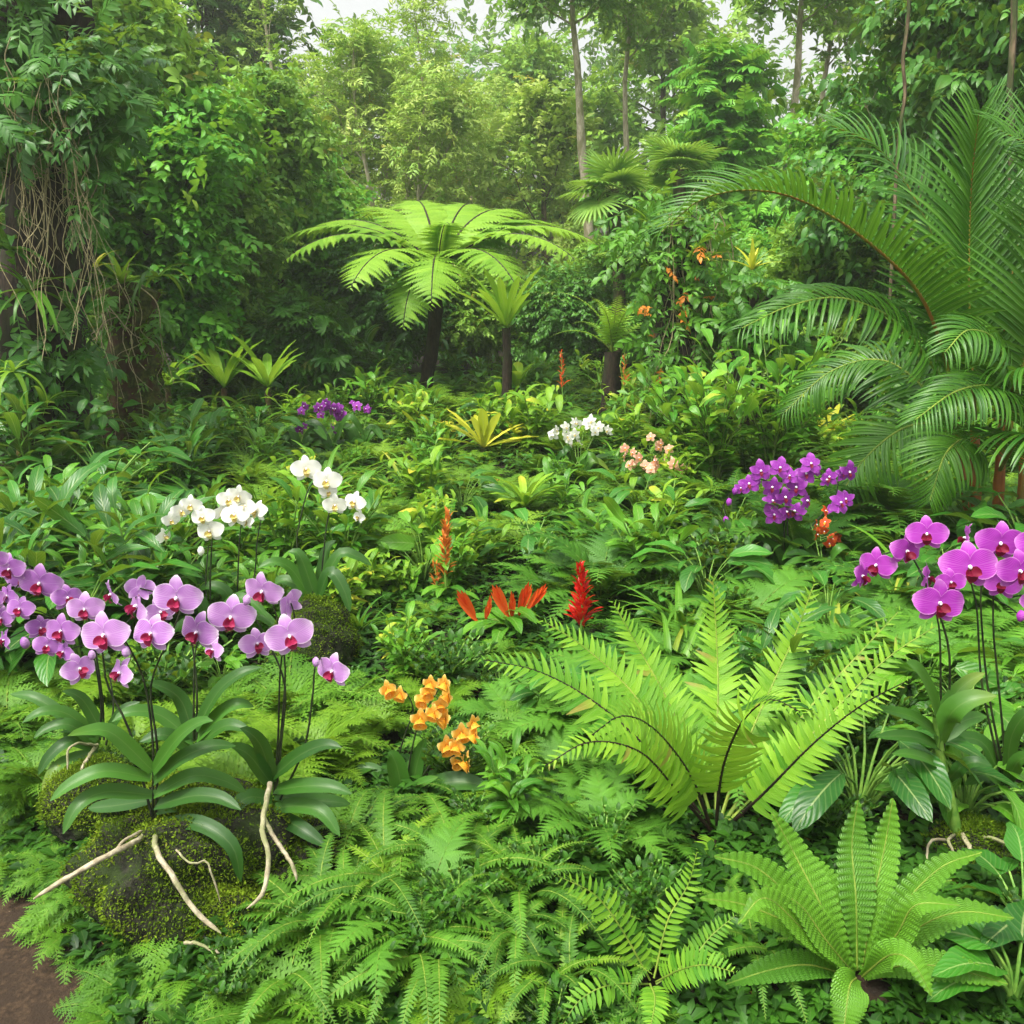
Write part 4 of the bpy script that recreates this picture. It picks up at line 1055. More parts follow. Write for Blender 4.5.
for i, (pts, wp) in enumerate([
    ([(852, 970, 0), (826, 915, .03), (795, 855, .08), (772, 812, .1)], 40), ([(857, 970, .01), (856, 900, .05), (852, 845, .1), (858, 800, .12)], 42), ([(862, 970, .01), (872, 905, .05), (884, 850, .1), (893, 798, .12)], 38),
    ([(852, 972, 0), (806, 915, .0), (760, 870, .0), (714, 856, -.02)], 36), ([(851, 974, 0), (800, 930, -.03), (745, 905, -.05), (700, 898, -.08)], 30), ([(850, 975, -.01), (802, 928, -.06), (765, 898, -.1), (738, 924, -.14)], 30),
    ([(866, 972, 0), (900, 910, .0), (940, 868, .0), (982, 852, -.02)], 32), ([(868, 974, 0), (915, 930, -.02), (960, 912, -.04), (1014, 918, -.07)], 34), ([(866, 976, -.01), (905, 965, -.05), (950, 968, -.09), (1008, 984, -.14)], 32),
    ([(852, 977, -.01), (810, 965, -.04), (770, 970, -.07), (726, 984, -.1)], 30), ([(856, 978, -.02), (850, 985, -.08), (846, 1010, -.13), (842, 1050, -.16)], 38), ([(862, 976, -.02), (890, 955, -.08), (912, 962, -.12), (932, 996, -.16)], 30),
    ([(860, 970, .02), (880, 920, .08), (905, 890, .12), (952, 880, .16)], 34), ([(856, 970, .02), (838, 905, .06), (815, 870, .1), (790, 850, .12)], 36), ([(864, 972, .0), (896, 935, -.04), (916, 905, -.06), (960, 905, -.08)], 30), ([(854, 974, 0), (826, 940, -.04), (800, 905, -.05), (765, 885, -.07)], 34)]):
    crenate_frond(cf, Yc, pts, wp * 1.12, 300 + i)
Yd = 1.58
df = thing('fern', 'small fern of four saw-toothed fronds, two raised like a V, near the bottom edge', 'fern', P(650, 985, Yd), None)
for i, (pts, lp) in enumerate([([(650, 980, 0), (622, 930, .0), (595, 895, .0), (558, 876, -.02)], 24), ([(654, 978, 0), (668, 920, .03), (688, 885, .05), (697, 852, .06)], 20), ([(656, 982, -.01), (680, 970, -.05), (705, 965, -.08), (734, 972, -.12)], 22), ([(648, 984, 0), (610, 985, -.05), (580, 1000, -.08), (560, 1030, -.12)], 20), ([(656, 984, .0), (690, 960, .03), (712, 935, .06), (736, 915, .08)], 18), ([(650, 984, -.02), (655, 1000, -.08), (650, 1030, -.14)], 18)]):
    px_frond(df, Yd, pts, fl('oval', lp * mpp(Yd)), 20, leaf(1, .34, 'strap', 6, -16, 3, 2, 8), (80, 62), 4, .0025, .1, 70 + i, M['rachis_green'], M['fern_bright'], face=.9, wsc=.75, tint=.4)
# ---------------------------------------------------------------- arching sword ferns of the front edge
SW = [mesh('frond', frond_sword(np.random.default_rng(60 + i), .34 + .03 * i, .036 + .002 * i, 62 - 8 * i, -55 - 5 * i, 34), [M['fern_sword'], M['rachis_green']]) for i in range(4)]
SW2 = [mesh('frond', frond_sword(np.random.default_rng(80 + i), .30, .030, 70 - 10 * i, -40, 30), [M['fern_lime'], M['rachis_green']]) for i in range(3)]
LACY = [mesh('frond', frond_lacy(np.random.default_rng(90 + i), .26, .11, 62 - 10 * i, -35, 12), [M['fern_mid'], M['rachis_green']]) for i in range(4)]
LACY_D = [mesh('frond', frond_lacy(np.random.default_rng(95 + i), .5, .2, 62 - 10 * i, -30, 18, FEATH), [M['fern_dark'], M['rachis_green']]) for i in range(3)]
LACY_L = [mesh('frond', frond_lacy(np.random.default_rng(99 + i), .34, .15, 62 - 10 * i, -30, 14), [M['fern_lime'], M['rachis_green']]) for i in range(3)]
def fern_thing(label, loc, fr, n, rg, sc=1., el=(-15, 15), group=None, name='fern', cat='fern', jit=.02):
    t = thing(name, label, cat, loc, group)
    for i in range(n):
        a = i * 2.399963 + rg.uniform(-.3, .3)
        o = link('frond', fr[int(rg.integers(0, len(fr)))], t, (rg.normal(0, jit), rg.normal(0, jit), 0), (R(rg.uniform(*el)), R(rg.normal(0, 8)), a), sc * rg.uniform(.75, 1.12))
    return t
# ---------------------------------------------------------------- tree fern
Yt = 10.4
tb = P(421, 392, Yt); tb[2] = gz(tb[0], tb[1]); tt_ = P(438, 272, Yt)
tf = thing('tree_fern', 'tree fern with a slender dark trunk and an umbrella of pale green fronds', 'tree fern', tb)
rg = np.random.default_rng(4)
tc = spline([tb - np.array([0, 0, .1]), tb * .5 + tt_ * .5 + np.array([.04, 0, 0]), tt_], 16)
part('trunk', tube(tc, np.linspace(.085, .065, 16) * (1 + .08 * rg.standard_normal(16)), 12, .1, rg), M['bark_dark'], tf)
def tf_frond(L, a0, a1, seed):
    rg = np.random.default_rng(seed)
    Pt = arc(L, a0, a1, 16, rg.uniform(-.06, .06))
    b, s = pinnate(Pt, upn(Pt), 24, fl('oval', .42), FEATH, (80, 56), -6, .016, .16, rng=rg, jit=.06, tint=.55, tj=.1, wsc=.85)
    return mesh('frond', join([b, s]), [M['tree_fern'], M['rachis_black']])
TFF = [tf_frond(1.75, 42, -38, 1), tf_frond(1.7, 55, -30, 2), tf_frond(1.6, 25, -55, 3)]
for az, k, e, sc in [(180, 2, -8, .95), (150, 2, -2, 1.0), (-150, 2, -2, 1.0), (122, 0, -10, 1.0), (-122, 0, -10, 1.0), (95, 0, -4, 1.04), (-92, 0, -4, 1.04), (70, 0, 2, 1.0), (-66, 0, 2, 1.0), (42, 1, 0, 1.0), (-40, 1, 0, 1.0), (14, 1, 8, .95), (-14, 1, 6, .95), (166, 2, -20, .85), (-170, 1, 2, .6)]:
    link('frond', TFF[k], tf, tt_ - tb, (R(e + 8), R(rg.normal(0, 5)), R(az)), sc * 1.1)
for i in range(3):     # croziers
    a = i * 2.1
    Pt = spline([[0, 0, 0], [.05 * math.cos(a), .05 * math.sin(a), .25], [.1 * math.cos(a), .1 * math.sin(a), .42], [.15 * math.cos(a), .15 * math.sin(a), .44], [.16 * math.cos(a), .16 * math.sin(a), .38], [.12 * math.cos(a), .12 * math.sin(a), .37]], 14)
    part('crozier', mv(tube(Pt, np.linspace(.02, .012, 14), 6), Matrix.Translation(tt_)), M['rachis_green'], tf)
# ---------------------------------------------------------------- rosette plants of the middle distance
def blade_rosette(label, px, py, Y, n, L, W, mat, el, trunk_px=None, seed=0, cat='plant', name='rosette_plant', group='yellow-green rosettes', kind='tongue', bend=35, fan=None):
    rg = np.random.default_rng(seed)
    c = P(px, py, Y)
    g = np.array([c[0], c[1], float(gz(c[0], c[1]))])
    t = thing(name, label, cat, g, group)
    if trunk_px:
        part('trunk', tube(spline([g - np.array([0, 0, .05]), (g + c) / 2 + np.array([.01, 0, 0]), c], 10), np.linspace(trunk_px, trunk_px * .85, 10) * mpp(Y) * .5, 10, .1, rg), M['bark_dark'], t)
    elif c[2] - g[2] > .06:
        part('stem', tube(spline([g - np.array([0, 0, .05]), c], 8), .03, 8, .1, rg), M['moss_bark'], t)
    for i in range(n):
        a = (i * 2.4 + rg.uniform(-.25, .25)) if fan is None else R(fan * ((i + .5) / n * 2 - 1) + (180 if i % 3 == 0 else 0))
        e = rg.uniform(*el)
        s = leaf(L * rg.uniform(.8, 1.08), W / L, kind, e, e - bend, 10, 4, 18, wave=.05, nw=4)
        s.t[:] = rg.uniform(.15, .95)
        s = mv(s, Matrix.Translation(c) @ Matrix.Rotation(a, 4, 'Z'))
        part('leaf', s, M[mat], t)
    return t
blade_rosette('yellow-green bird nest fern, twin of the one beside it, nearer the mossy stump', 224, 388, 9.1, 12, .62, .10, 'lime_leaf', (38, 78), seed=1, fan=85)
blade_rosette('yellow-green bird nest fern with wider open blades, nearer the tree fern', 268, 388, 9.0, 13, .66, .105, 'lime_leaf', (34, 76), seed=2, fan=88)
blade_rosette('green strap rosette at the foot of the mossy stump', 168, 386, 8.6, 14, .5, .06, 'lime_leaf', (25, 75), seed=3, bend=60)
blade_rosette('little cycad with a thin dark trunk and upswept yellow-green fronds right of the tree fern', 506, 328, 9.0, 15, .66, .09, 'lime_leaf', (35, 78), 10, seed=4, cat='cycad', name='cycad', group=None, bend=28)
blade_rosette('small lime plant with broad upright blades at the foot of the little cycad', 517, 388, 9.2, 8, .36, .12, 'lime_leaf', (35, 80), seed=5, bend=40)
blade_rosette('flat yellow plant with pointed blades in the middle of the far bed', 484, 448, 7.3, 16, .46, .075, 'yellow_leaf', (12, 60), seed=6, bend=20)
blade_rosette('small yellow plant right beside the flat yellow one', 518, 440, 7.5, 8, .24, .06, 'yellow_leaf', (35, 80), seed=7, bend=20)
blade_rosette('bushy lime rosette in the middle of the bed behind the orange spike', 525, 508, 5.4, 22, .30, .05, 'lime_leaf', (35, 85), seed=8, bend=55)
# fern on a stump
st0 = P(612, 352, 9.2)
sf = thing('fern', 'bright fern growing on a dark stump beside the creeper covered stump', 'fern', (st0[0], st0[1], gz(st0[0], st0[1])), None)
gq = np.array(sf.location)
part('stump', tube(spline([gq - np.array([0, 0, .1]), st0], 8), np.linspace(.10, .08, 8), 12, .15, rg), M['bark_dark'], sf)
SFm = []
for i in range(3):
    Pt = arc(.88, 74 - 15 * i, 0 - 20 * i, 12)
    b, s = pinnate(Pt, upn(Pt), 22, fl('sword', .15), PIN_W, (80, 55), 8, .007, .12, np.random.default_rng(i), .05, .5, .1, 1, 0, .9)
    SFm.append(mesh('frond', join([b, s]), [M['tree_fern'], M['rachis_green']]))
for i in range(14):
    link('frond', SFm[i % 3], sf, st0 - gq, (R(rg.uniform(0, 24)), 0, i * 2.4 + .4), rg.uniform(.75, 1.1))
# ---------------------------------------------------------------- feather palm
Yp = 4.7
pb = P(985, 560, Yp); pb[2] = gz(pb[0], pb[1])
pm_ = thing('palm_tree', 'clumping feather palm with orange canes and huge arching fronds at the edge of the bed', 'palm tree', pb)
rg = np.random.default_rng(14)
for i, (dx, dy, tx, ty, r_) in enumerate([(-.05, 0, 975, 430, .030), (.08, .05, 1003, 420, .03), (.0, .12, 955, 425, .022), (.16, -.05, 1025, 440, .026)]):
    q = pb + np.array([dx, dy, -.05]); e = P(tx, ty, Yp + dy)
    c = spline([q, (q + e) / 2, e], 12)
    rr = np.full(12, r_) * np.linspace(1.1, .8, 12); rr[[3, 6, 9]] *= 1.12
    part('cane', tube(c, rr, 10, .02, rg), M['palm_cane'], pm_)
PLM = leaf(1, .07, 'strap', 10, -62, 7, 2, 24)
PLM2 = leaf(1, .07, 'blade', 10, -34, 6, 2, 24)
def palm_frond(pts, L, m=46, lift=22, face=.5, stiff=False, seed=0, Y=Yp, ang=(72, 35), droop=.1, nh=None, stalk=True):
    rg = np.random.default_rng(500 + seed)
    c = pxcurve(pts, 24, Y)
    n_ = nrmz(np.array([0, -face, 1.])) if nh is None else nrmz(np.array(nh, float))
    b, s = pinnate(c, n_, m, lambda t: L * np.minimum(1, .55 + t * 1.6) * np.clip(1.04 - t, 0, 1) ** .42, PLM2 if stiff else PLM, ang, lift, .011, .13, rg, .05, .45, .16, 0, droop, .85 if stiff else .8, k=6)
    f = part('frond', b, M['palm_leaf'], pm_)
    s.m[:] = 0
    part('stalk', s, M['palm_stalk'] if stalk else M['rachis_green'], f)
palm_frond([(955, 400, 0), (938, 335, -.1), (913, 285, -.18), (858, 234, -.28), (800, 200, -.36), (749, 190, -.42), (700, 200, -.45), (662, 232, -.46)], .58, 64, 24, .2, True, 1, droop=-.05)
palm_frond([(975, 420, 0), (969, 300, .0), (971, 190, .0), (979, 112, -.06)], .66, 58, 14, 1.4, True, 2, nh=(-.1, -1, .3), ang=(54, 28), droop=.0)
palm_frond([(970, 420, 0), (930, 362, -.1), (890, 318, -.2), (840, 298, -.3), (790, 306, -.4), (742, 328, -.5)], .42, 48, 20, .6, False, 3, droop=.2, stalk=False)
palm_frond([(1005, 440, 0), (1010, 400, -.2), (990, 386, -.4), (955, 392, -.6), (915, 420, -.75)], .36, 44, 20, .6, False, 4, droop=.25, stalk=False)
palm_frond([(965, 450, .1), (935, 425, .1), (900, 430, .1), (862, 462, .1), (835, 505, .08)], .40, 46, 18, .8, False, 5, droop=.25, stalk=False)
palm_frond([(960, 440, .2), (920, 385, .35), (880, 360, .45), (830, 372, .5), (785, 412, .5)], .42, 46, 18, .7, False, 6, droop=.2, stalk=False)
palm_frond([(1010, 430, 0), (1030, 330, -.1), (1050, 240, -.15), (1040, 160, -.2), (1000, 130, -.3)], .6, 48, 18, .9, True, 7, ang=(60, 30))
palm_frond([(985, 420, .1), (955, 300, .2), (920, 210, .25), (880, 150, .3), (830, 125, .3)], .6, 50, 20, .6, True, 8)
palm_frond([(1000, 430, .0), (1015, 385, -.3), (1045, 365, -.5), (1090, 380, -.7)], .5, 44, 15, .8, False, 9, droop=.2)
palm_frond([(1010, 430, -.05), (1000, 350, -.3), (970, 330, -.5), (1010, 300, -.6), (1050, 300, -.7)][:3] + [(945, 352, -.7)], .34, 40, 15, .8, False, 10, droop=.2, stalk=False)
palm_frond([(975, 460, -.02), (965, 440, -.2), (945, 455, -.35), (930, 500, -.4)], .36, 40, 15, .8, False, 11, droop=.25, stalk=False)
palm_frond([(995, 420, .1), (1010, 290, .2), (1030, 180, .3), (1060, 90, .3)], .7, 48, 15, 1.2, True, 12, nh=(-.2, -1, .3), ang=(58, 30))
palm_frond([(1000, 470, -.05), (1020, 440, -.35), (1050, 440, -.6), (1090, 480, -.8)], .45, 40, 15, .8, False, 13, droop=.25)
# ---------------------------------------------------------------- fan palms
def fan_leaf(n=26, R_=.75, seed=0):
    rg = np.random.default_rng(seed); out = []
    for i in range(n):
        a = R(-135 + 270 * i / (n - 1))
        l = leaf(R_ * (1 - .12 * abs(i - n / 2) / n) * rg.uniform(.93, 1.04), .085, 'strap', 12, -28, 7, 2, 20)
        l.uv[:, 1] = l.uv[:, 1]; l.t[:] = rg.uniform(.2, .8)
        out.append(mv(l, rotz(a)))
    return join(out)
FAN = [mesh('frond', fan_leaf(26, .8, i), M['fan_leaf']) for i in range(2)]
def fan_palm(label, px, py, Y, n, seed, s=1.):
    rg = np.random.default_rng(seed)
    c = P(px, py, Y); g = np.array([c[0] + .15, Y, float(gz(c[0], Y))])
    t = thing('fan_palm', label, 'palm tree', g, 'fan palms')
    part('trunk', tube(spline([g - np.array([0, 0, .1]), (g + c) / 2 + np.array([.06, 0, 0]), c], 12), np.linspace(.11, .085, 12), 10, .1, rg), M['bark'], t)
    for i in range(n):
        a = i * 2.4 + rg.uniform(-.3, .3); e = rg.uniform(-.35, 1.25)
        d = np.array([math.sin(a) * math.cos(e), math.cos(a) * math.cos(e), math.sin(e)])
        q = c + d * .55 * s + np.array([0, 0, -.12])
        stk = part('stalk', tube(spline([c, (c + q) / 2 + np.array([0, 0, .06]), q], 6), .011, 5), M['rachis_green'], t)
        fo = link('frond', FAN[i % 2], t, q - g)
        dd = nrmz(d + np.array([0, 0, -.35])); up = nrmz(np.array([-dd[0] * .3, -dd[1] * .3, 1.])); x = nrmz(np.cross(dd, up)); z = np.cross(x, dd)
        fo.rotation_euler = Matrix(np.stack([x, dd, z], 1).tolist()).to_euler(); fo.scale = (s, s, s)
fan_palm('fan palm in front of the two thin pale trunks', 612, 190, 13.0, 15, 3, .6)
fan_palm('fan palm under the layered tree, its fans raised', 678, 170, 13.6, 13, 5, .62)
fan_palm('half hidden low fan palm behind the creeper covered stump', 650, 258, 12.4, 10, 7, .6)
# ---------------------------------------------------------------- red and orange plants
def spike(px, py, Y, top, w, mat, seed, name, label, cat, bract_L, n, leafm, stemm='stem_green', group=None, tilt=.3, leaves=8, lL=.22, lW=.3, taper=True, blab=None):
    rg = np.random.default_rng(seed)
    c = P(px, py, Y); c[2] = gz(c[0], c[1]); e = P(px + rg.normal(0, 2), top, Y)
    t = thing(name, label, cat, c, group)
    st = spline([c, (c + e) / 2 + np.array([rg.normal(0, .015), 0, 0]), e], 12)
    part('stem', tube(st, np.linspace(.008, .004, 12), 6), M[stemm], t)
    k0 = (1 - w)
    u = np.linspace(k0, .99, n); x = np.linspace(0, 1, 12)
    p = np.stack([np.interp(u, x, st[:, j]) for j in range(3)], 1)
    a = np.arange(n) * 2.4 + rg.uniform(-.2, .2, n)
    up = .35 + tilt + 1.2 * ((u - k0) / w) ** 2
    d = np.stack([np.sin(a), np.cos(a), up], 1)
    sz = bract_L * (np.where(u > 0, 1.15 - .7 * (u - k0) / w, 1) if taper else 1) * rg.uniform(.8, 1.1, n)
    p = p + rg.normal(0, .006, p.shape); d = d + rg.normal(0, .11, d.shape)
    s = place(leaf(1, .3, 'lance', 20, -10, 4, 2, 22), p, d, UP + .1 * rg.standard_normal((n, 3)), sz, rg.uniform(.1, .9, n))
    part('flower_spike', s, M[mat], t)
    for i in range(leaves):
        az = i * 2.4 + seed; h = rg.uniform(.15, .75) * (1 - w)
        q = st[int(h * 11)]
        s = leaf(lL * rg.uniform(.7, 1.1), lW, 'lance', 35, -35, 8, 4, 14, wave=.04)
        s.t[:] = rg.uniform(.1, .9)
        part('leaf', mv(s, Matrix.Translation(q) @ Matrix.Rotation(az, 4, 'Z')), M[leafm], t)
    return t
G1 = 'red and orange flower spikes'
spike(579, 665, 3.45, 566, .74, 'bract_red', 1, 'ginger_plant', 'scarlet ginger spike standing behind the largest fern', 'ginger plant', .088, 70, 'broad_leaf', group=G1, leaves=7)
spike(447, 640, 4.0, 518, .66, 'bract_amber', 2, 'ginger_plant', 'tall orange spike with rusty lower flowers in the middle of the bed', 'ginger plant', .058, 74, 'shrub_leaf', group=G1, leaves=9, lL=.17, taper=False)
spike(434, 645, 4.0, 560, .6, 'bract_amber', 12, 'ginger_plant', 'shorter rusty orange spike at the foot of the tall orange one', 'ginger plant', .045, 34, 'shrub_leaf', group=G1, leaves=7, lL=.16)
spike(494, 505, 5.9, 480, .5, 'bract_amber', 3, 'ginger_plant', 'tiny orange spike above the bushy lime rosette', 'ginger plant', .05, 18, 'shrub_leaf', group=G1, leaves=5, lL=.15)
spike(392, 615, 4.4, 570, .3, 'bract_amber', 8, 'ginger_plant', 'tiny orange flower on the upper white orchids side of the rusty spike', 'ginger plant', .04, 9, 'shrub_leaf', group=G1, leaves=6, lL=.16)
spike(563, 400, 8.8, 352, .5, 'bract_orange', 9, 'ginger_plant', 'rusty orange flower head beside the small lime plant below the stump fern', 'ginger plant', .09, 26, 'shrub_leaf', group=G1, leaves=6, lL=.25)
spike(627, 400, 8.6, 350, .45, 'bract_amber', 10, 'ginger_plant', 'orange flower spray hanging at the foot of the stump fern', 'ginger plant', .09, 18, 'shrub_leaf', group=G1, leaves=5, lL=.22)
def heliconia(label, px, py, Y, heads, seed):
    rg = np.random.default_rng(seed)
    c = P(px, py, Y); c[2] = gz(c[0], c[1])
    t = thing('heliconia', label, 'heliconia', c, G1)
    for (hx, hy, tilt, sz) in heads:
        e = P(hx, hy, Y + rg.normal(0, .03))
        part('stem', tube(spline([c, (c * .6 + e * .4) + np.array([0, 0, .05]), e], 8), .005, 5), M['stem_green'], t)
        n = 5; k = np.arange(n)
        d0 = nrmz(np.array([math.sin(R(tilt)), -.1, math.cos(R(tilt))]))
        sd = nrmz(np.cross(d0, FACE))
        d = np.stack([d0 * 1.2 + sd * (1 if i % 2 else -1) * (.2 - .03 * i) for i in k])
        p = e + d0[None] * (k * .02)[:, None]
        s = place(leaf(1, .17, 'lance', 5, 14, 5, 4, 30), p, d, FACE + UP * .3, 1.2 * sz * (1 - .09 * k), rg.uniform(.1, .9, n))
        part('bract', s, M['bract_orange'], t)
    for i in range(13):
        az = i * 2.4 + seed; h = rg.uniform(.02, .1)
        s = leaf(rg.uniform(.16, .24), .3, 'lance', rg.uniform(20, 55), -40, 8, 4, 14, wave=.05)
        s.t[:] = rg.uniform(.2, .9)
        part('leaf', mv(s, Matrix.Translation(c + np.array([math.sin(az) * -.0, 0, h])) @ Matrix.Rotation(az, 4, 'Z')), M['shrub_leaf'], t)
heliconia('plant with several red-orange pointed bracts above broad pale leaves beside the scarlet ginger', 505, 668, 3.55, [(478, 622, -28, .13), (486, 622, 10, .07), (510, 618, -24, .13), (519, 616, 16, .12), (526, 612, 34, .11), (513, 620, -2, .08)], 5)
# ---------------------------------------------------------------- vine covered trunk, mossy stump, creeper covered stump
def epiphyte_set(rg, s, n, kinds, outward_from=None):
    out = []
    return out
def hanging_roots(rg, n, x0, x1, y0, z0, z1, r=.006):
    out = []
    for i in range(n):
        x = rg.uniform(x0, x1); y = y0 + rg.uniform(-.15, .12); a = z1 + rg.normal(0, .12); b = z0 + rg.uniform(-.3, .9)
        k = 8; t = np.linspace(0, 1, k)
        p = np.stack([x + np.cumsum(rg.normal(0, .05, k)), y + np.cumsum(rg.normal(0, .02, k)), a + (b - a) * t], 1)
        out.append(tube(spline(p, 20), np.linspace(r, r * .5, 20) * rg.uniform(.5, 1.3), 4))
    return join(out)
rg = np.random.default_rng(77)
Yv = 6.2
vb = P(48, 440, Yv); vb[2] = gz(vb[0], vb[1])
vt = thing('tree', 'old dark trunk smothered in vines and hanging pale roots in the upper corner', 'tree', vb)
tc = spline([vb - np.array([0, 0, .2]), P(40, 330, Yv), P(52, 200, Yv + .1), P(40, 60, Yv + .1), P(60, -80, Yv)], 24)
part('trunk', tube(tc, np.linspace(.30, .24, 24), 18, .08, rg), M['bark_dark'], vt)
part('hanging_root', hanging_roots(rg, 60, P(6, 100, Yv - .6)[0], P(84, 100, Yv - .6)[0], Yv - .62, P(0, 330, Yv - .6)[2], P(0, 105, Yv - .6)[2], .0034), M['hang_root'], vt)
def leafcloud(rg, boxes, tw, size, down=.5, tint=(.45, .2)):
    out = []
    for (px0, px1, py0, py1, Y0, Y1, n) in boxes:
        p = np.array([P(rg.uniform(px0, px1), rg.uniform(py0, py1), rg.uniform(Y0, Y1)) for i in range(n)])
        d = rg.normal(0, .6, (n, 3)) + np.array([0, -.5, -down])
        k = rg.integers(0, len(tw), n)
        for i, t in enumerate(tw):
            if (k == i).any():
                m = k == i
                out.append(place(t, p[m], d[m], UP + np.array([0, -.6, 0]) + rg.normal(0, .35, (m.sum(), 3)), size * rg.uniform(.6, 1.2, m.sum()), np.clip(rg.normal(tint[0], tint[1], m.sum()), 0, 1.1)))
    return join(out)
part('vine_foliage', leafcloud(rg, [(-60, 120, 55, 125, 5.5, 6.6, 320), (-80, 60, -60, 60, 5.6, 6.6, 240), (60, 140, 30, 110, 5.8, 6.8, 140), (-40, 100, 110, 140, 5.3, 6.5, 50), (85, 112, 120, 210, 5.7, 6.0, 46), (-40, 20, 190, 440, 5.7, 6.6, 44), (20, 90, 300, 440, 5.8, 6.4, 60)], TW['comp'] + TW['fine'], .30), M['tree_c'], vt)
part('vine_foliage', leafcloud(rg, [(-30, 110, 40, 120, 5.6, 6.5, 60), (-30, 90, 280, 440, 5.8, 6.4, 60)], TW['big'], .25, .7), M['broad_leaf'], vt)
def epi(label, px, py, Y, n, L, W, mat, seed, el=(-10, 75), bend=80, kind='blade', name='epiphyte', cat='plant', flower=None):
    rg = np.random.default_rng(seed)
    c = P(px, py, Y)
    t = thing(name, label, cat, c, 'epiphytes clinging to the trunks')
    for i in range(n):
        e = rg.uniform(*el)
        s = leaf(L * rg.uniform(.6, 1.1), W / L, kind, e, e - bend, 10, 2, 20)
        s.t[:] = rg.uniform(.1, .95)
        part('leaf', mv(s, Matrix.Translation(c) @ Matrix.Rotation(i * 2.4 + rg.uniform(-.3, .3), 4, 'Z')), M[mat], t)
    return t
epi('strap-leaved epiphyte halfway down the vine covered trunk, its leaves curling outward', 30, 292, 5.75, 15, .42, .055, 'strap_leaf', 1)
epi('broad dark strap-leaved epiphyte high on the frame side of the vine covered trunk', 6, 250, 5.7, 10, .4, .08, 'broad_leaf', 2)
epi('pale thin-leaved epiphyte low on the vine covered trunk', 14, 372, 5.7, 16, .36, .035, 'lime_leaf', 3, bend=110)
epi('small epiphyte at the very foot of the vine covered trunk', 45, 408, 5.75, 12, .3, .04, 'strap_leaf', 4)
# post
pb_ = P(20, 478, 5.5); pb_[2] = gz(pb_[0], pb_[1])
po = thing('post', 'short mossy post standing in front of the vine covered trunk', 'post', pb_)
part('shaft', tube(spline([pb_ - np.array([0, 0, .1]), P(22, 440, 5.5), P(20, 408, 5.5)], 10), np.linspace(.04, .034, 10), 10, .05, rg), plain('moss_wood', '#45441c', '#68602e', .9, 20, .6, '#35441a', stretch=(1, 1, .3)), po)
def stump(label, px, py0, py1, Y, r, seed, foliage, roots, name='stump', cat='stump', barkm='moss_bark'):
    rg = np.random.default_rng(seed)
    b = P(px, py1, Y); b[2] = gz(b[0], b[1]); e = P(px + rg.normal(0, 3), py0, Y)
    t = thing(name, label, cat, b)
    c = spline([b - np.array([0, 0, .15]), (b * .6 + e * .4) + np.array([rg.normal(0, .05), 0, 0]), e], 22)
    rr = r * (1.15 - .3 * np.linspace(0, 1, 22)) * (1 + .12 * rg.standard_normal(22)); rr[-1] *= .3
    s = tube(c, rr, 18, .10, rg)
    part('trunk', s, M[barkm], t)
    n = 2600
    k = rg.integers(0, len(s.v), n); ax = c[np.clip(k // 19, 0, 21)]
    nn = nrmz(s.v[k] - ax + 1e-5)
    keep = np.sin(s.v[k] @ np.array([9., 7, 8])) + rg.normal(0, .6, n) > -.1
    part('moss', place(MOSS, (s.v[k] + rg.normal(0, .03, (n, 3)))[keep], (nn + rg.normal(0, .6, nn.shape))[keep], rg.normal(0, 1, (keep.sum(), 3)), rg.uniform(.02, .05, keep.sum()), np.clip(rg.normal(.45, .3, keep.sum()), 0, 1.1)), M['moss'], t)
    if roots:
        part('hanging_root', hanging_roots(rg, roots, c[10][0] - r * 1.2, c[10][0] + r * 1.2, Y - r * 1.05, b[2] + .1, e[2] - .1, .005), M['hang_root'], t)
    for nm, q, m in foliage(rg, c, r):
        part(nm, q, m, t)
    return t
def f1(rg, c, r):
    yield 'vine_foliage', leafcloud(rg, [(92, 118, 290, 420, 6.95, 7.15, 12), (142, 166, 300, 420, 6.95, 7.15, 14), (100, 160, 280, 330, 6.85, 7.0, 9)], TW['fine'] + TW['oval'], .26, .7), M['shrub_leaf']
stump('mossy brown stump with a bromeliad and ferns growing out of its top', 128, 282, 428, 7.1, .21, 1, f1, 16)
epi('spiky yellow-green bromeliad on top of the mossy stump', 122, 284, 7.0, 17, .38, .05, 'lime_leaf', 11, (25, 80), 45, name='bromeliad', cat='bromeliad')
epi('leafy fern-like strap plant hanging from the top of the mossy stump', 158, 278, 7.0, 12, .45, .04, 'strap_leaf', 12, (10, 60), 110)
epi('small yellow-tipped epiphyte on the trunk side of the mossy stump', 96, 268, 6.9, 9, .22, .035, 'yellow_leaf', 13, (20, 70), 60)
def f2(rg, c, r):
    yield 'vine_foliage', leafcloud(rg, [(640, 722, 245, 400, 8.05, 8.5, 150), (625, 740, 200, 265, 8.1, 9.0, 110), (700, 745, 270, 390, 8.2, 8.7, 50)], TW['oval'] + TW['fine'], .32, .35), M['shrub_leaf']
    yield 'vine_foliage', leafcloud(rg, [(648, 715, 240, 380, 8.0, 8.3, 12)], TW['oval'], .16, .5, (.8, .3)), M['bract_amber']
stump('creeper covered stump with dangling roots between the stump fern and the glossy shrub', 684, 215, 405, 8.5, .24, 2, f2, 26, barkm='bark_dark')
epi('yellow-leaved bromeliad on the creeper covered stump', 700, 262, 8.1, 12, .34, .05, 'yellow_leaf', 14, (10, 75), 50, name='bromeliad', cat='bromeliad')
epi('green bromeliad high on the creeper covered stump', 655, 232, 8.2, 14, .4, .05, 'lime_leaf', 15, (10, 75), 50, name='bromeliad', cat='bromeliad')
def f3(rg, c, r):
    yield 'vine_foliage', leafcloud(rg, [(720, 800, 270, 360, 7.6, 8.2, 120)], TW['oval'] + TW['comp'], .3, .3), M['shrub_leaf']
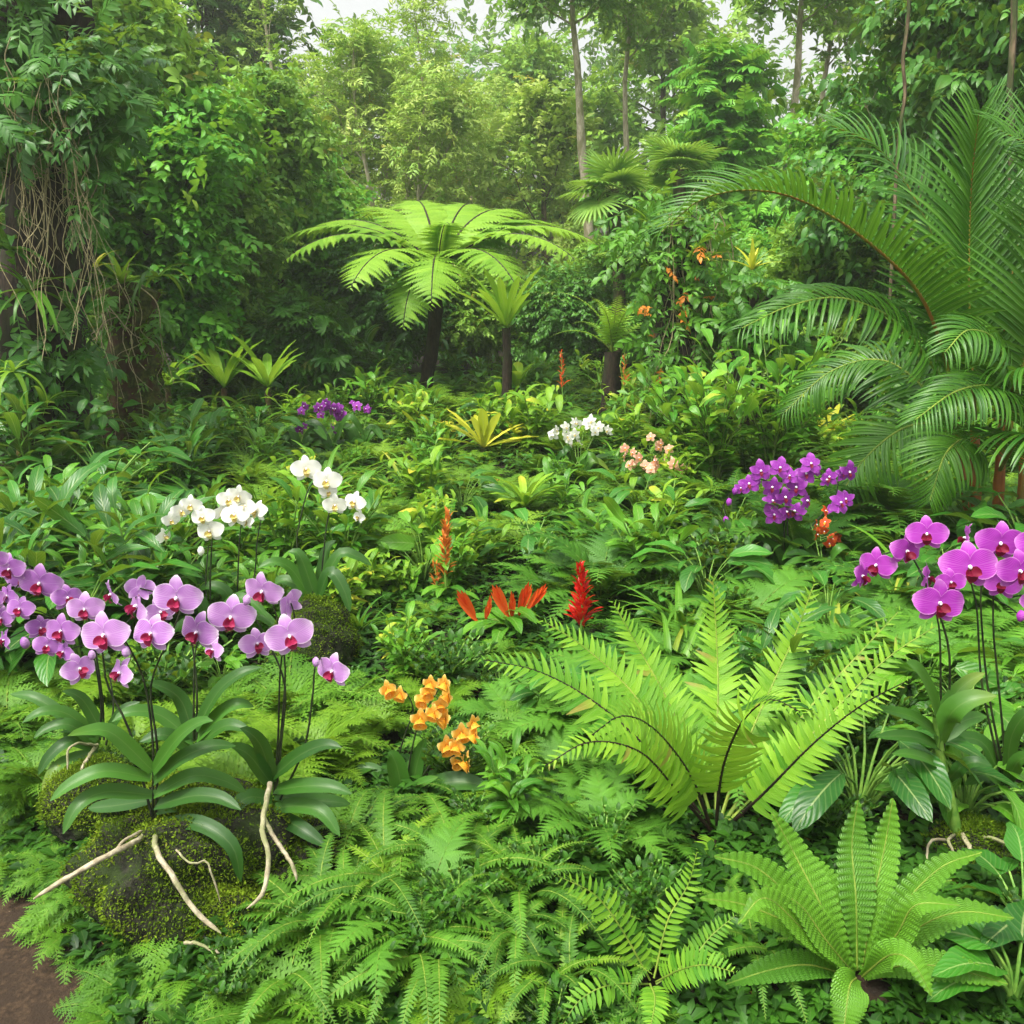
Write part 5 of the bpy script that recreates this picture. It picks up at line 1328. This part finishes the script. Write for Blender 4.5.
stump('low leafy stump behind the glossy shrub', 758, 285, 390, 8.0, .16, 3, f3, 8, barkm='bark_dark')
epi('yellow flowered bromeliad on the low leafy stump', 752, 270, 7.7, 12, .3, .05, 'yellow_leaf', 16, (30, 80), 40, name='bromeliad', cat='bromeliad')
# bare vine and stems hanging in front of the trees
def vine(label, pts, Y, r, mat):
    c = pxcurve(pts, 30, Y); g = c[-1]
    o = link('vine', mesh('vine', S((q := tube(c, r, 6, .05, np.random.default_rng(3))).v - g, q.f, q.uv), mat), None, g)
    tag(o, label, 'vine')
vine('bare brown vine hanging straight down in the corner above the feather palm', [(1012, -60), (1014, 20), (1010, 90), (1012, 150), (1006, 300), (1000, 440)], 6.8, .022, M['bark'])
vine('thin bare vine looping down in front of the broad-leaved tree', [(910, -40), (908, 20), (903, 60), (905, 95), (898, 150), (890, 300)], 7.6, .014, M['bark'])
# glossy shrub
rg = np.random.default_rng(33)
for i, (px, py, Y, h, lb) in enumerate([(715, 470, 6.0, .85, 'glossy bright green shrub behind the salmon orchid'), (772, 470, 6.1, 1.12, 'tallest glossy bright green shrub beside the feather palm'), (690, 460, 6.6, .8, 'glossy green shrub at the foot of the creeper covered stump')]):
    c = P(px, py, Y); c[2] = gz(c[0], c[1])
    np.random.seed(i)
    s = cane_clump(np.random.default_rng(200 + i), 26, h, .19, .42, 9, .75, 'obov', -40, .3)
    t = thing('shrub', lb, 'shrub', c, 'glossy shrubs')
    me = mesh('foliage', S(s.v, s.f[s.m == 0], s.uv, s.t), M['glossy']); link('foliage', me, t)
    me = mesh('stem', S(s.v, s.f[s.m == 1], s.uv, s.t), M['cane']); link('stem', me, t)
# ---------------------------------------------------------------- the planted bed: every plant an object, leaves shared
LAND = [('the big boulder', 190, 890), ('the pale pink orchids', 150, 700), ('the violet-pink orchid', 40, 680), ('the paired white orchids', 222, 570), ('the white orchid on its boulder', 325, 560), ('the yellow orchid', 430, 770),
        ('the scarlet ginger', 578, 640), ('the red bracts', 500, 640), ('the orange spike', 445, 600), ('the largest fern', 715, 780), ('the scalloped fern', 857, 960), ('the V-shaped fern', 650, 960), ('the purple orchid', 785, 560), ('the salmon orchid', 655, 490),
        ('the far white orchid', 578, 460), ('the flat yellow plant', 485, 450), ('the lime rosette', 525, 520), ('the tree fern', 421, 395), ('the twin bird nest ferns', 245, 400), ('the far purple orchids', 335, 440), ('the feather palm', 985, 540),
        ('the stout magenta orchid', 950, 800), ('the mossy stump', 125, 430), ('the stump fern', 612, 400), ('the creeper stump', 684, 410), ('the path edge', 60, 920), ('the glossy shrubs', 750, 460), ('the vine trunk', 48, 450), ('the little cycad', 498, 400)]
def where(px, py):
    L = sorted(LAND, key=lambda l: math.hypot(l[1] - px, 1.5 * (l[2] - py)))
    a, b = L[0], L[1]
    rel = 'behind' if py < a[2] - 22 else 'in front of' if py > a[2] + 22 else 'beside'
    return '%s %s, towards %s' % (rel, a[0], b[0])
PROT = [(0, 545, 345, 695, 1.85), (858, 505, 1024, 620, 2.0), (376, 668, 485, 772, 2.3), (155, 485, 370, 548, 3.3), (195, 540, 245, 575, 3.3), (725, 455, 862, 524, 4.4), (808, 515, 850, 552, 4.3), (620, 438, 692, 474, 6), (545, 414, 608, 444, 7), (288, 394, 380, 442, 7.75),
        (555, 570, 600, 632, 3.7), (465, 588, 540, 632, 3.55), (418, 522, 464, 600, 4.1), (480, 585, 938, 800, 2.1), (702, 800, 1014, 985, 1.58), (556, 850, 736, 980, 1.55), (40, 690, 350, 800, 1.85), (80, 800, 290, 940, 1.75), (452, 424, 536, 450, 7.2), (490, 484, 560, 512, 5.4),
        (470, 345, 545, 384, 9.1), (200, 346, 308, 388, 9.4), (878, 662, 1000, 860, 2.0), (930, 815, 1010, 880, 1.95), (405, 300, 440, 378, 10.2), (560, 300, 645, 376, 8.5), (690, 362, 850, 446, 5.8), (255, 600, 335, 660, 3.2), (280, 540, 350, 600, 3.25)]
def pick(wts):
    k = list(wts); p = np.array([wts[q] for q in k], float)
    return k[int(RB.choice(len(k), p=p / p.sum()))]
RB = np.random.default_rng(2024)
SPEC = {}     # key -> (variants, height, radius, name, category, label words, group)
def spec(key, fn, mats, n, name, cat, lab, group):
    vs = []
    for i in range(n):
        s = fn(np.random.default_rng(1000 + 17 * i + (sum(map(ord, key)) % 97)))
        vs.append((mesh(name, s, mats), s.v[:, 2].max(), np.percentile(np.hypot(s.v[:, 0], s.v[:, 1]), 90)))
    SPEC[key] = (vs, name, cat, lab, group)
LM = lambda k: [M[k], M['stem_green']]
spec('strap', lambda r: strap_clump(r, 30, .46, .034), LM('strap_leaf'), 3, 'strap_leaf_plant', 'plant', 'clump of narrow green strap leaves', 'strap-leaved clumps')
spec('strap_s', lambda r: strap_clump(r, 26, .30, .024), LM('shrub_leaf'), 3, 'strap_leaf_plant', 'plant', 'small grassy clump of strap leaves', 'small grassy clumps')
spec('broad', lambda r: broad_clump(r, 22, .32, .22, .36, 'lance'), LM('broad_leaf'), 3, 'leafy_plant', 'plant', 'dark clump of broad pointed leaves', 'broad-leaved dark clumps')
spec('broad_l', lambda r: broad_clump(r, 22, .26, .17, .42, 'ovate'), LM('shrub_leaf'), 3, 'leafy_plant', 'plant', 'fresh green clump of oval leaves', 'oval-leaved fresh clumps')
spec('cane', lambda r: cane_clump(r, 11, .52, .24, .22, 9, .55), LM('broad_leaf'), 3, 'leafy_plant', 'plant', 'dark cane plant with long pointed leaves', 'dark cane plants')
spec('cane_l', lambda r: cane_clump(r, 12, .42, .17, .26, 9, .55), LM('shrub_leaf'), 3, 'leafy_plant', 'plant', 'leafy green cane plant', 'green cane plants')
spec('lime', lambda r: cane_clump(r, 16, .30, .13, .3, 8, .7), LM('lime_leaf'), 3, 'leafy_plant', 'plant', 'low lime-green leafy plant', 'lime leafy plants')
spec('small', lambda r: cane_clump(r, 40, .22, .042, .55, 14, .95, 'ovate', -30, .2), LM('cover_leaf'), 3, 'leafy_plant', 'plant', 'low bushy plant with small round leaves', 'small-leaved bushy plants')
spec('fern', lambda r: rosette([frond_sword(r, .5, .055, 68 - 9 * i, -35, 24) for i in range(3)], 20, r, (-14, 14)), [M['fern_mid'], M['rachis_green']], 2, 'fern', 'fern', 'arching green sword fern', 'sword ferns of the bed')
spec('lacy', lambda r: rosette([frond_lacy(r, .42, .16, 74 - 14 * i, -30, 12) for i in range(3)], 14, r, (-14, 14)), [M['fern_mid'], M['rachis_green']], 2, 'fern', 'fern', 'lacy mid-green fern', 'lacy ferns of the bed')
spec('lacy_l', lambda r: rosette([frond_lacy(r, .36, .14, 74 - 14 * i, -30, 11) for i in range(3)], 14, r, (-14, 14)), [M['fern_lime'], M['rachis_green']], 2, 'fern', 'fern', 'lacy lime-green fern', 'lime lacy ferns of the bed')
spec('lacy_d', lambda r: rosette([frond_lacy(r, .55, .20, 70 - 14 * i, -28, 16, FEATH) for i in range(3)], 13, r, (-12, 14)), [M['fern_dark'], M['rachis_green']], 2, 'fern', 'fern', 'dark feathery fern', 'dark feathery ferns')
spec('yellowish', lambda r: strap_clump(r, 16, .3, .05, (30, 80), (-20, 40), 'tongue'), LM('yellow_leaf'), 2, 'rosette_plant', 'plant', 'small yellow-green rosette', 'yellow-green rosettes')
NEAR_FERN = {'fern': (SW, 16, .95), 'lacy': (LACY, 18, 1.25), 'lacy_l': (LACY_L, 16, 1.0), 'lacy_d': (LACY_D, 15, .95)}
def mixture(px, py, Y):
    if Y < 1.95:
        if px < 330: return dict(lacy=5, small=2, fern=.6)
        if px < 560: return dict(fern=2.5, lacy=1.2, lacy_l=.5, small=2.5, lacy_d=.5, strap_s=.6)
        return dict(small=3.5, lacy=2, fern=1, strap_s=.3)
    if Y < 3.0:
        if px < 120: return dict(lacy=3, lacy_l=1, strap_s=1, small=1)
        if px < 470: return dict(lacy_l=4, lacy=2.4, small=2, fern=1, broad_l=.25)
        if px < 900: return dict(small=2.6, lacy_d=2, broad=.7, cane=.5, strap_s=.3) if px > 540 else dict(small=2.5, lacy_d=1.2, lacy=1.2, fern=.6, cane_l=.8)
        return dict(broad=1, broad_l=1.4, small=1.5, lacy_d=1)
    if Y < 5.0:
        if px < 190: return dict(cane=2, broad=2, strap=1.5, cane_l=2)
        if px < 520: return dict(lime=3, lacy_l=2.6, cane_l=1.5, strap_s=1.5, lacy=1, broad_l=.8)
        if px < 860: return dict(lacy_d=3.4, lacy=1.4, lacy_l=.3, cane_l=.9, broad=.8, strap=.6, small=.8)
        return dict(lacy_d=2, broad=1, strap=1)
    if Y < 7.6:
        if px < 220: return dict(broad=1.5, cane=1.6, strap=2, lacy=1.6, lacy_l=2, cane_l=1)
        if px < 480: return dict(strap=2.5, strap_s=1, cane_l=1.5, lacy=1.2, lacy_l=2, lime=1.2, broad=.6)
        return dict(strap=1.5, lacy_d=.8, cane_l=2, lime=2, broad=.6, lacy=1.3, lacy_l=2.2, fern=1)
    return dict(strap=1.4, broad=.6, cane_l=1.5, lacy=1.8, cane=.5, lacy_l=1.8, lime=1.2, yellowish=.35, fern=.8)
def clear(px, py0, py1, half, Y):
    for (a, b, c, d, Yd_) in PROT:
        if Y < Yd_ + .02 and px + half * .75 > a and px - half * .75 < c and py0 < d and py1 > b:
            return False
    return True
SOLID = [(P(190, 868, 1.93), .27), (P(222, 925, 1.80), .13), (P(75, 790, 2.22), .15), (P(312, 655, 3.25), .19), (P(970, 872, 2.02), .14), (P(300, 868, 1.98), .12), (P(857, 972, 1.61), .17), (P(716, 835, 2.14), .2), (P(650, 985, 1.58), .08), (P(405, 800, 2.32), .07), (P(505, 668, 3.55), .12), (P(210, 640, 3.3), .08), (P(238, 630, 3.35), .08), (P(788, 575, 4.4), .12), (P(226, 388, 9.6), .3), (P(266, 388, 9.5), .3), (P(484, 448, 7.3), .25)]
def plant(key, x, y, sc):
    vs, name, cat, lab, group = SPEC[key]
    me, h, r = vs[int(RB.integers(0, len(vs)))]
    z = float(gz(x, y))
    for tr in range(5):
        px, pyb, dep = proj((x, y, z)); _, pyt, _ = proj((x, y, z + h * sc * .92)); half = r * sc * F / dep
        if clear(px, pyt, pyb, half, y): break
        sc *= .66
    else:
        return None
    if px < -half - 10 or px > 1034 + half or pyt > 1040: return None
    lb = '%s %s' % (lab, where(px, pyb))
    if len(lb.split()) > 16: lb = lb.split(', towards')[0]
    if key in NEAR_FERN and y < 3.6:
        fr, n, k = NEAR_FERN[key]
        return fern_thing(lb, (x, y, z), fr, n, RB, sc * k, (-12, 14), group, name, cat)
    o = link(name, me, None, (x, y, z - .01), (RB.normal(0, .06), RB.normal(0, .06), RB.uniform(0, 6.28)), sc * RB.uniform(.85, 1.15))
    return tag(o, lb, cat, group)
MOUND = [('lacy_l', 110, 470, 1.7), ('lacy_l', 60, 455, 1.5), ('lacy', 165, 460, 1.5), ('lacy_l', 430, 425, 1.9), ('lacy_l', 470, 420, 1.7), ('strap', 400, 510, 1.5), ('strap', 360, 500, 1.4), ('strap', 300, 470, 1.5), ('lacy', 720, 520, 1.4), ('lacy', 640, 520, 1.5),
         ('cane', 40, 520, 1.4), ('broad', 110, 520, 1.4), ('strap', 160, 500, 1.4), ('lime', 540, 560, 1.5), ('cane_l', 640, 600, 1.2), ('small', 720, 600, 1.5), ('broad', 250, 480, 1.3), ('strap_s', 600, 560, 1.5), ('lacy', 380, 560, 1.3), ('lacy_l', 590, 530, 1.3), ('cane_l', 470, 470, 1.3), ('lime', 400, 600, 1.2)]
for k_, px_, py_, s_ in MOUND:
    g_ = G(px_, py_); plant(k_, g_[0], g_[1], s_)
y = 1.5
NPL = 0
while y < 12.6:
    sp = .185 if y < 2.1 else .235 if y < 3.2 else .28 if y < 5 else .36 if y < 8 else .5
    hw = .62 * y + .45
    for x in np.arange(-hw, hw, sp):
        xx = x + RB.uniform(-.4, .4) * sp; yy = y + RB.uniform(-.4, .4) * sp
        if yy < np.interp(xx, EX, EY) + .10: continue
        if any(math.hypot(xx - c[0], yy - c[1]) < r_ for c, r_ in SOLID): continue
        px, py, d = proj((xx, yy, gz(xx, yy)))
        k = pick(mixture(px, py, yy))
        base = .62 if yy < 2.0 else .72 if yy < 2.6 else .85 if yy < 4 else 1.0 if yy < 7 else 1.15
        if plant(k, xx, yy, base * RB.uniform(.62, 1.3)) is not None: NPL += 1
    y += sp * .9
print('PLANTS', NPL)
# lacy ferns hanging over the edge of the path and round the boulders
e = 0
for i in range(44):
    x = -1.75 + 1.35 * i / 43 + RB.normal(0, .03); yy = float(np.interp(x, EX, EY)) + RB.uniform(.03, .22)
    if any(math.hypot(x - c[0], yy - c[1]) < r_ * .85 for c, r_ in SOLID): continue
    px, py, d = proj((x, yy, gz(x, yy)))
    fern_thing('small lacy fern spilling over the path edge %s' % where(px, py).split(',')[0], (x, yy, float(gz(x, yy)) - .01), LACY, 15, RB, RB.uniform(.42, .7), (-35, 12), 'lacy ferns along the path edge')
# arching sword ferns at the front
for i, (px, py, s, n, lb) in enumerate([(390, 905, 1.0, 22, 'largest sword fern of the front edge, arching fronds in front of the yellow orchid'), (455, 880, .9, 20, 'sword fern with upright fronds beside the largest front one, below the yellow orchid'), (330, 935, .9, 20, 'sword fern drooping toward the big boulder at the front edge'), (520, 905, .85, 18, 'sword fern between the largest front one and the V-shaped fern'),
                                     (430, 960, .85, 18, 'sword fern hanging over the bottom edge below the largest front one'), (355, 850, .8, 16, 'sword fern behind the largest front one, beside the small mossy stone'), (560, 985, .75, 14, 'sword fern at the bottom edge beside the V-shaped fern'), (300, 985, .75, 16, 'sword fern at the bottom edge in front of the big boulder'), (480, 830, .75, 16, 'sword fern in front of the yellow orchid, on the largest fern side'), (585, 800, .7, 14, 'sword fern under the dark stalks of the largest fern')]):
    g = G(px, py)
    fern_thing(lb, (g[0], g[1], float(gz(g[0], g[1]))), SW if i % 3 else SW + SW2, n, RB, s, (-10, 18), 'sword ferns of the front edge')
# big leaves of the dark corner
for i, (px, py, L, lb) in enumerate([(1012, 1012, .15, 'dark plant with large rounded leaves in the bottom corner beside the scalloped fern'), (1020, 950, .12, 'dark round-leaved plant below the stout magenta orchid')]):
    g = G(px, py)
    s = broad_clump(np.random.default_rng(700 + i), 11, .15, L, .6, 'heart')
    o = link('leafy_plant', mesh('leafy_plant', s, LM('broad_leaf' if i < 2 else 'shrub_leaf')), None, (g[0], g[1], float(gz(g[0], g[1]))))
    tag(o, lb, 'plant', 'round-leaved plants of the front edge')
# ---------------------------------------------------------------- ground cover and litter nobody could count
def cover():
    rg = np.random.default_rng(55)
    tf_ = []
    for i in range(3):
        q = []
        for j in range(9):
            a = j * 2.4 + rg.uniform(-.4, .4); e = rg.uniform(.1, 1.1)
            l = leaf(rg.uniform(.5, 1), .5, 'ovate', 10, -35, 2, 2, 14)
            q.append(mv(l, Matrix.Translation((rg.normal(0, .2), rg.normal(0, .2), rg.uniform(.1, .9))) @ Matrix.Rotation(a, 4, 'Z') @ Matrix.Rotation(e * .5, 4, 'X')))
            q[-1].t[:] = rg.normal(0, .3)
        tf_.append(join(q))
    n = 19000
    y = 1.4 + 11 * rg.uniform(0, 1, n) ** 1.9; x = rg.uniform(-1, 1, n) * (.62 * y + .5)
    ok = y > np.interp(x, EX, EY) + .03 + .05 * np.sin(x * 40)
    for c_, r_ in [(P(857, 972, 1.61), .08), (P(650, 985, 1.58), .06)]:
        ok &= np.hypot(x - c_[0], y - c_[1]) > r_
    x, y = x[ok], y[ok]; z = gz(x, y)
    k = rg.integers(0, 3, len(x)); out = []
    for i in range(3):
        m = k == i
        out.append(place(tf_[i], np.stack([x, y, z], 1)[m], np.stack([rg.normal(0, 1, m.sum()), rg.normal(0, 1, m.sum()), 0 * x[m]], 1), UP + rg.normal(0, .2, (m.sum(), 3)), rg.uniform(.018, .042, m.sum()) * (1 + .26 * y[m]), np.clip(rg.normal(.45, .25, m.sum()) + .2 * np.sin(x[m] * 5) * np.sin(y[m] * 6), 0, 1.1)))
    o = link('ground_cover', mesh('ground_cover', join(out), M['cover_leaf']))
    tag(o, 'low small-leaved green ground cover between all the plants of the bed', 'ground cover', None, 'stuff')
    n = 1800
    y = 1.0 + 9 * rg.uniform(0, 1, n) ** 1.8; x = rg.uniform(-1, 1, n) * (.65 * y + .5)
    ok = (y > np.interp(x, EX, EY)) | (rg.uniform(0, 1, n) < .5)
    x, y = x[ok], y[ok]; z = gz(x, y) + .008
    q = place(leaf(1, .4, 'lance', 15, -25, 3, 2, 15), np.stack([x, y, z], 1), np.stack([rg.normal(0, 1, len(x)), rg.normal(0, 1, len(x)), rg.normal(0, .15, len(x))], 1), UP + rg.normal(0, .25, (len(x), 3)), rg.uniform(.012, .05, len(x)) * np.where(y < np.interp(x, EX, EY) + .05, .5, 1), rg.uniform(0, 1, len(x)))
    o = link('leaf_litter', mesh('leaf_litter', q, M['litter']))
    tag(o, 'dry brown fallen leaves lying on the soil of bed and path', 'leaf litter', None, 'stuff')
    n = 2600
    x = rg.uniform(-2.6, .6, n); y = rg.uniform(.6, 3.2, n); ok = y < np.interp(x, EX, EY) + .05
    x, y = x[ok], y[ok]
    pb = blob([0, 0, 0], [1, .8, .5], 4, .15, 6, 4)
    q = place(pb, np.stack([x, y, np.maximum(gz(x, y), 0) + .004], 1), np.stack([rg.normal(0, 1, len(x)), rg.normal(0, 1, len(x)), 0 * x], 1), UP, rg.uniform(.0015, .006, len(x)))
    o = link('gravel', mesh('gravel', q, plain('grit', '#4a3c30', '#857462', .95, 60, .3)))
    tag(o, 'fine grit and crumbs of soil scattered on the brown path', 'gravel', None, 'stuff')
cover()
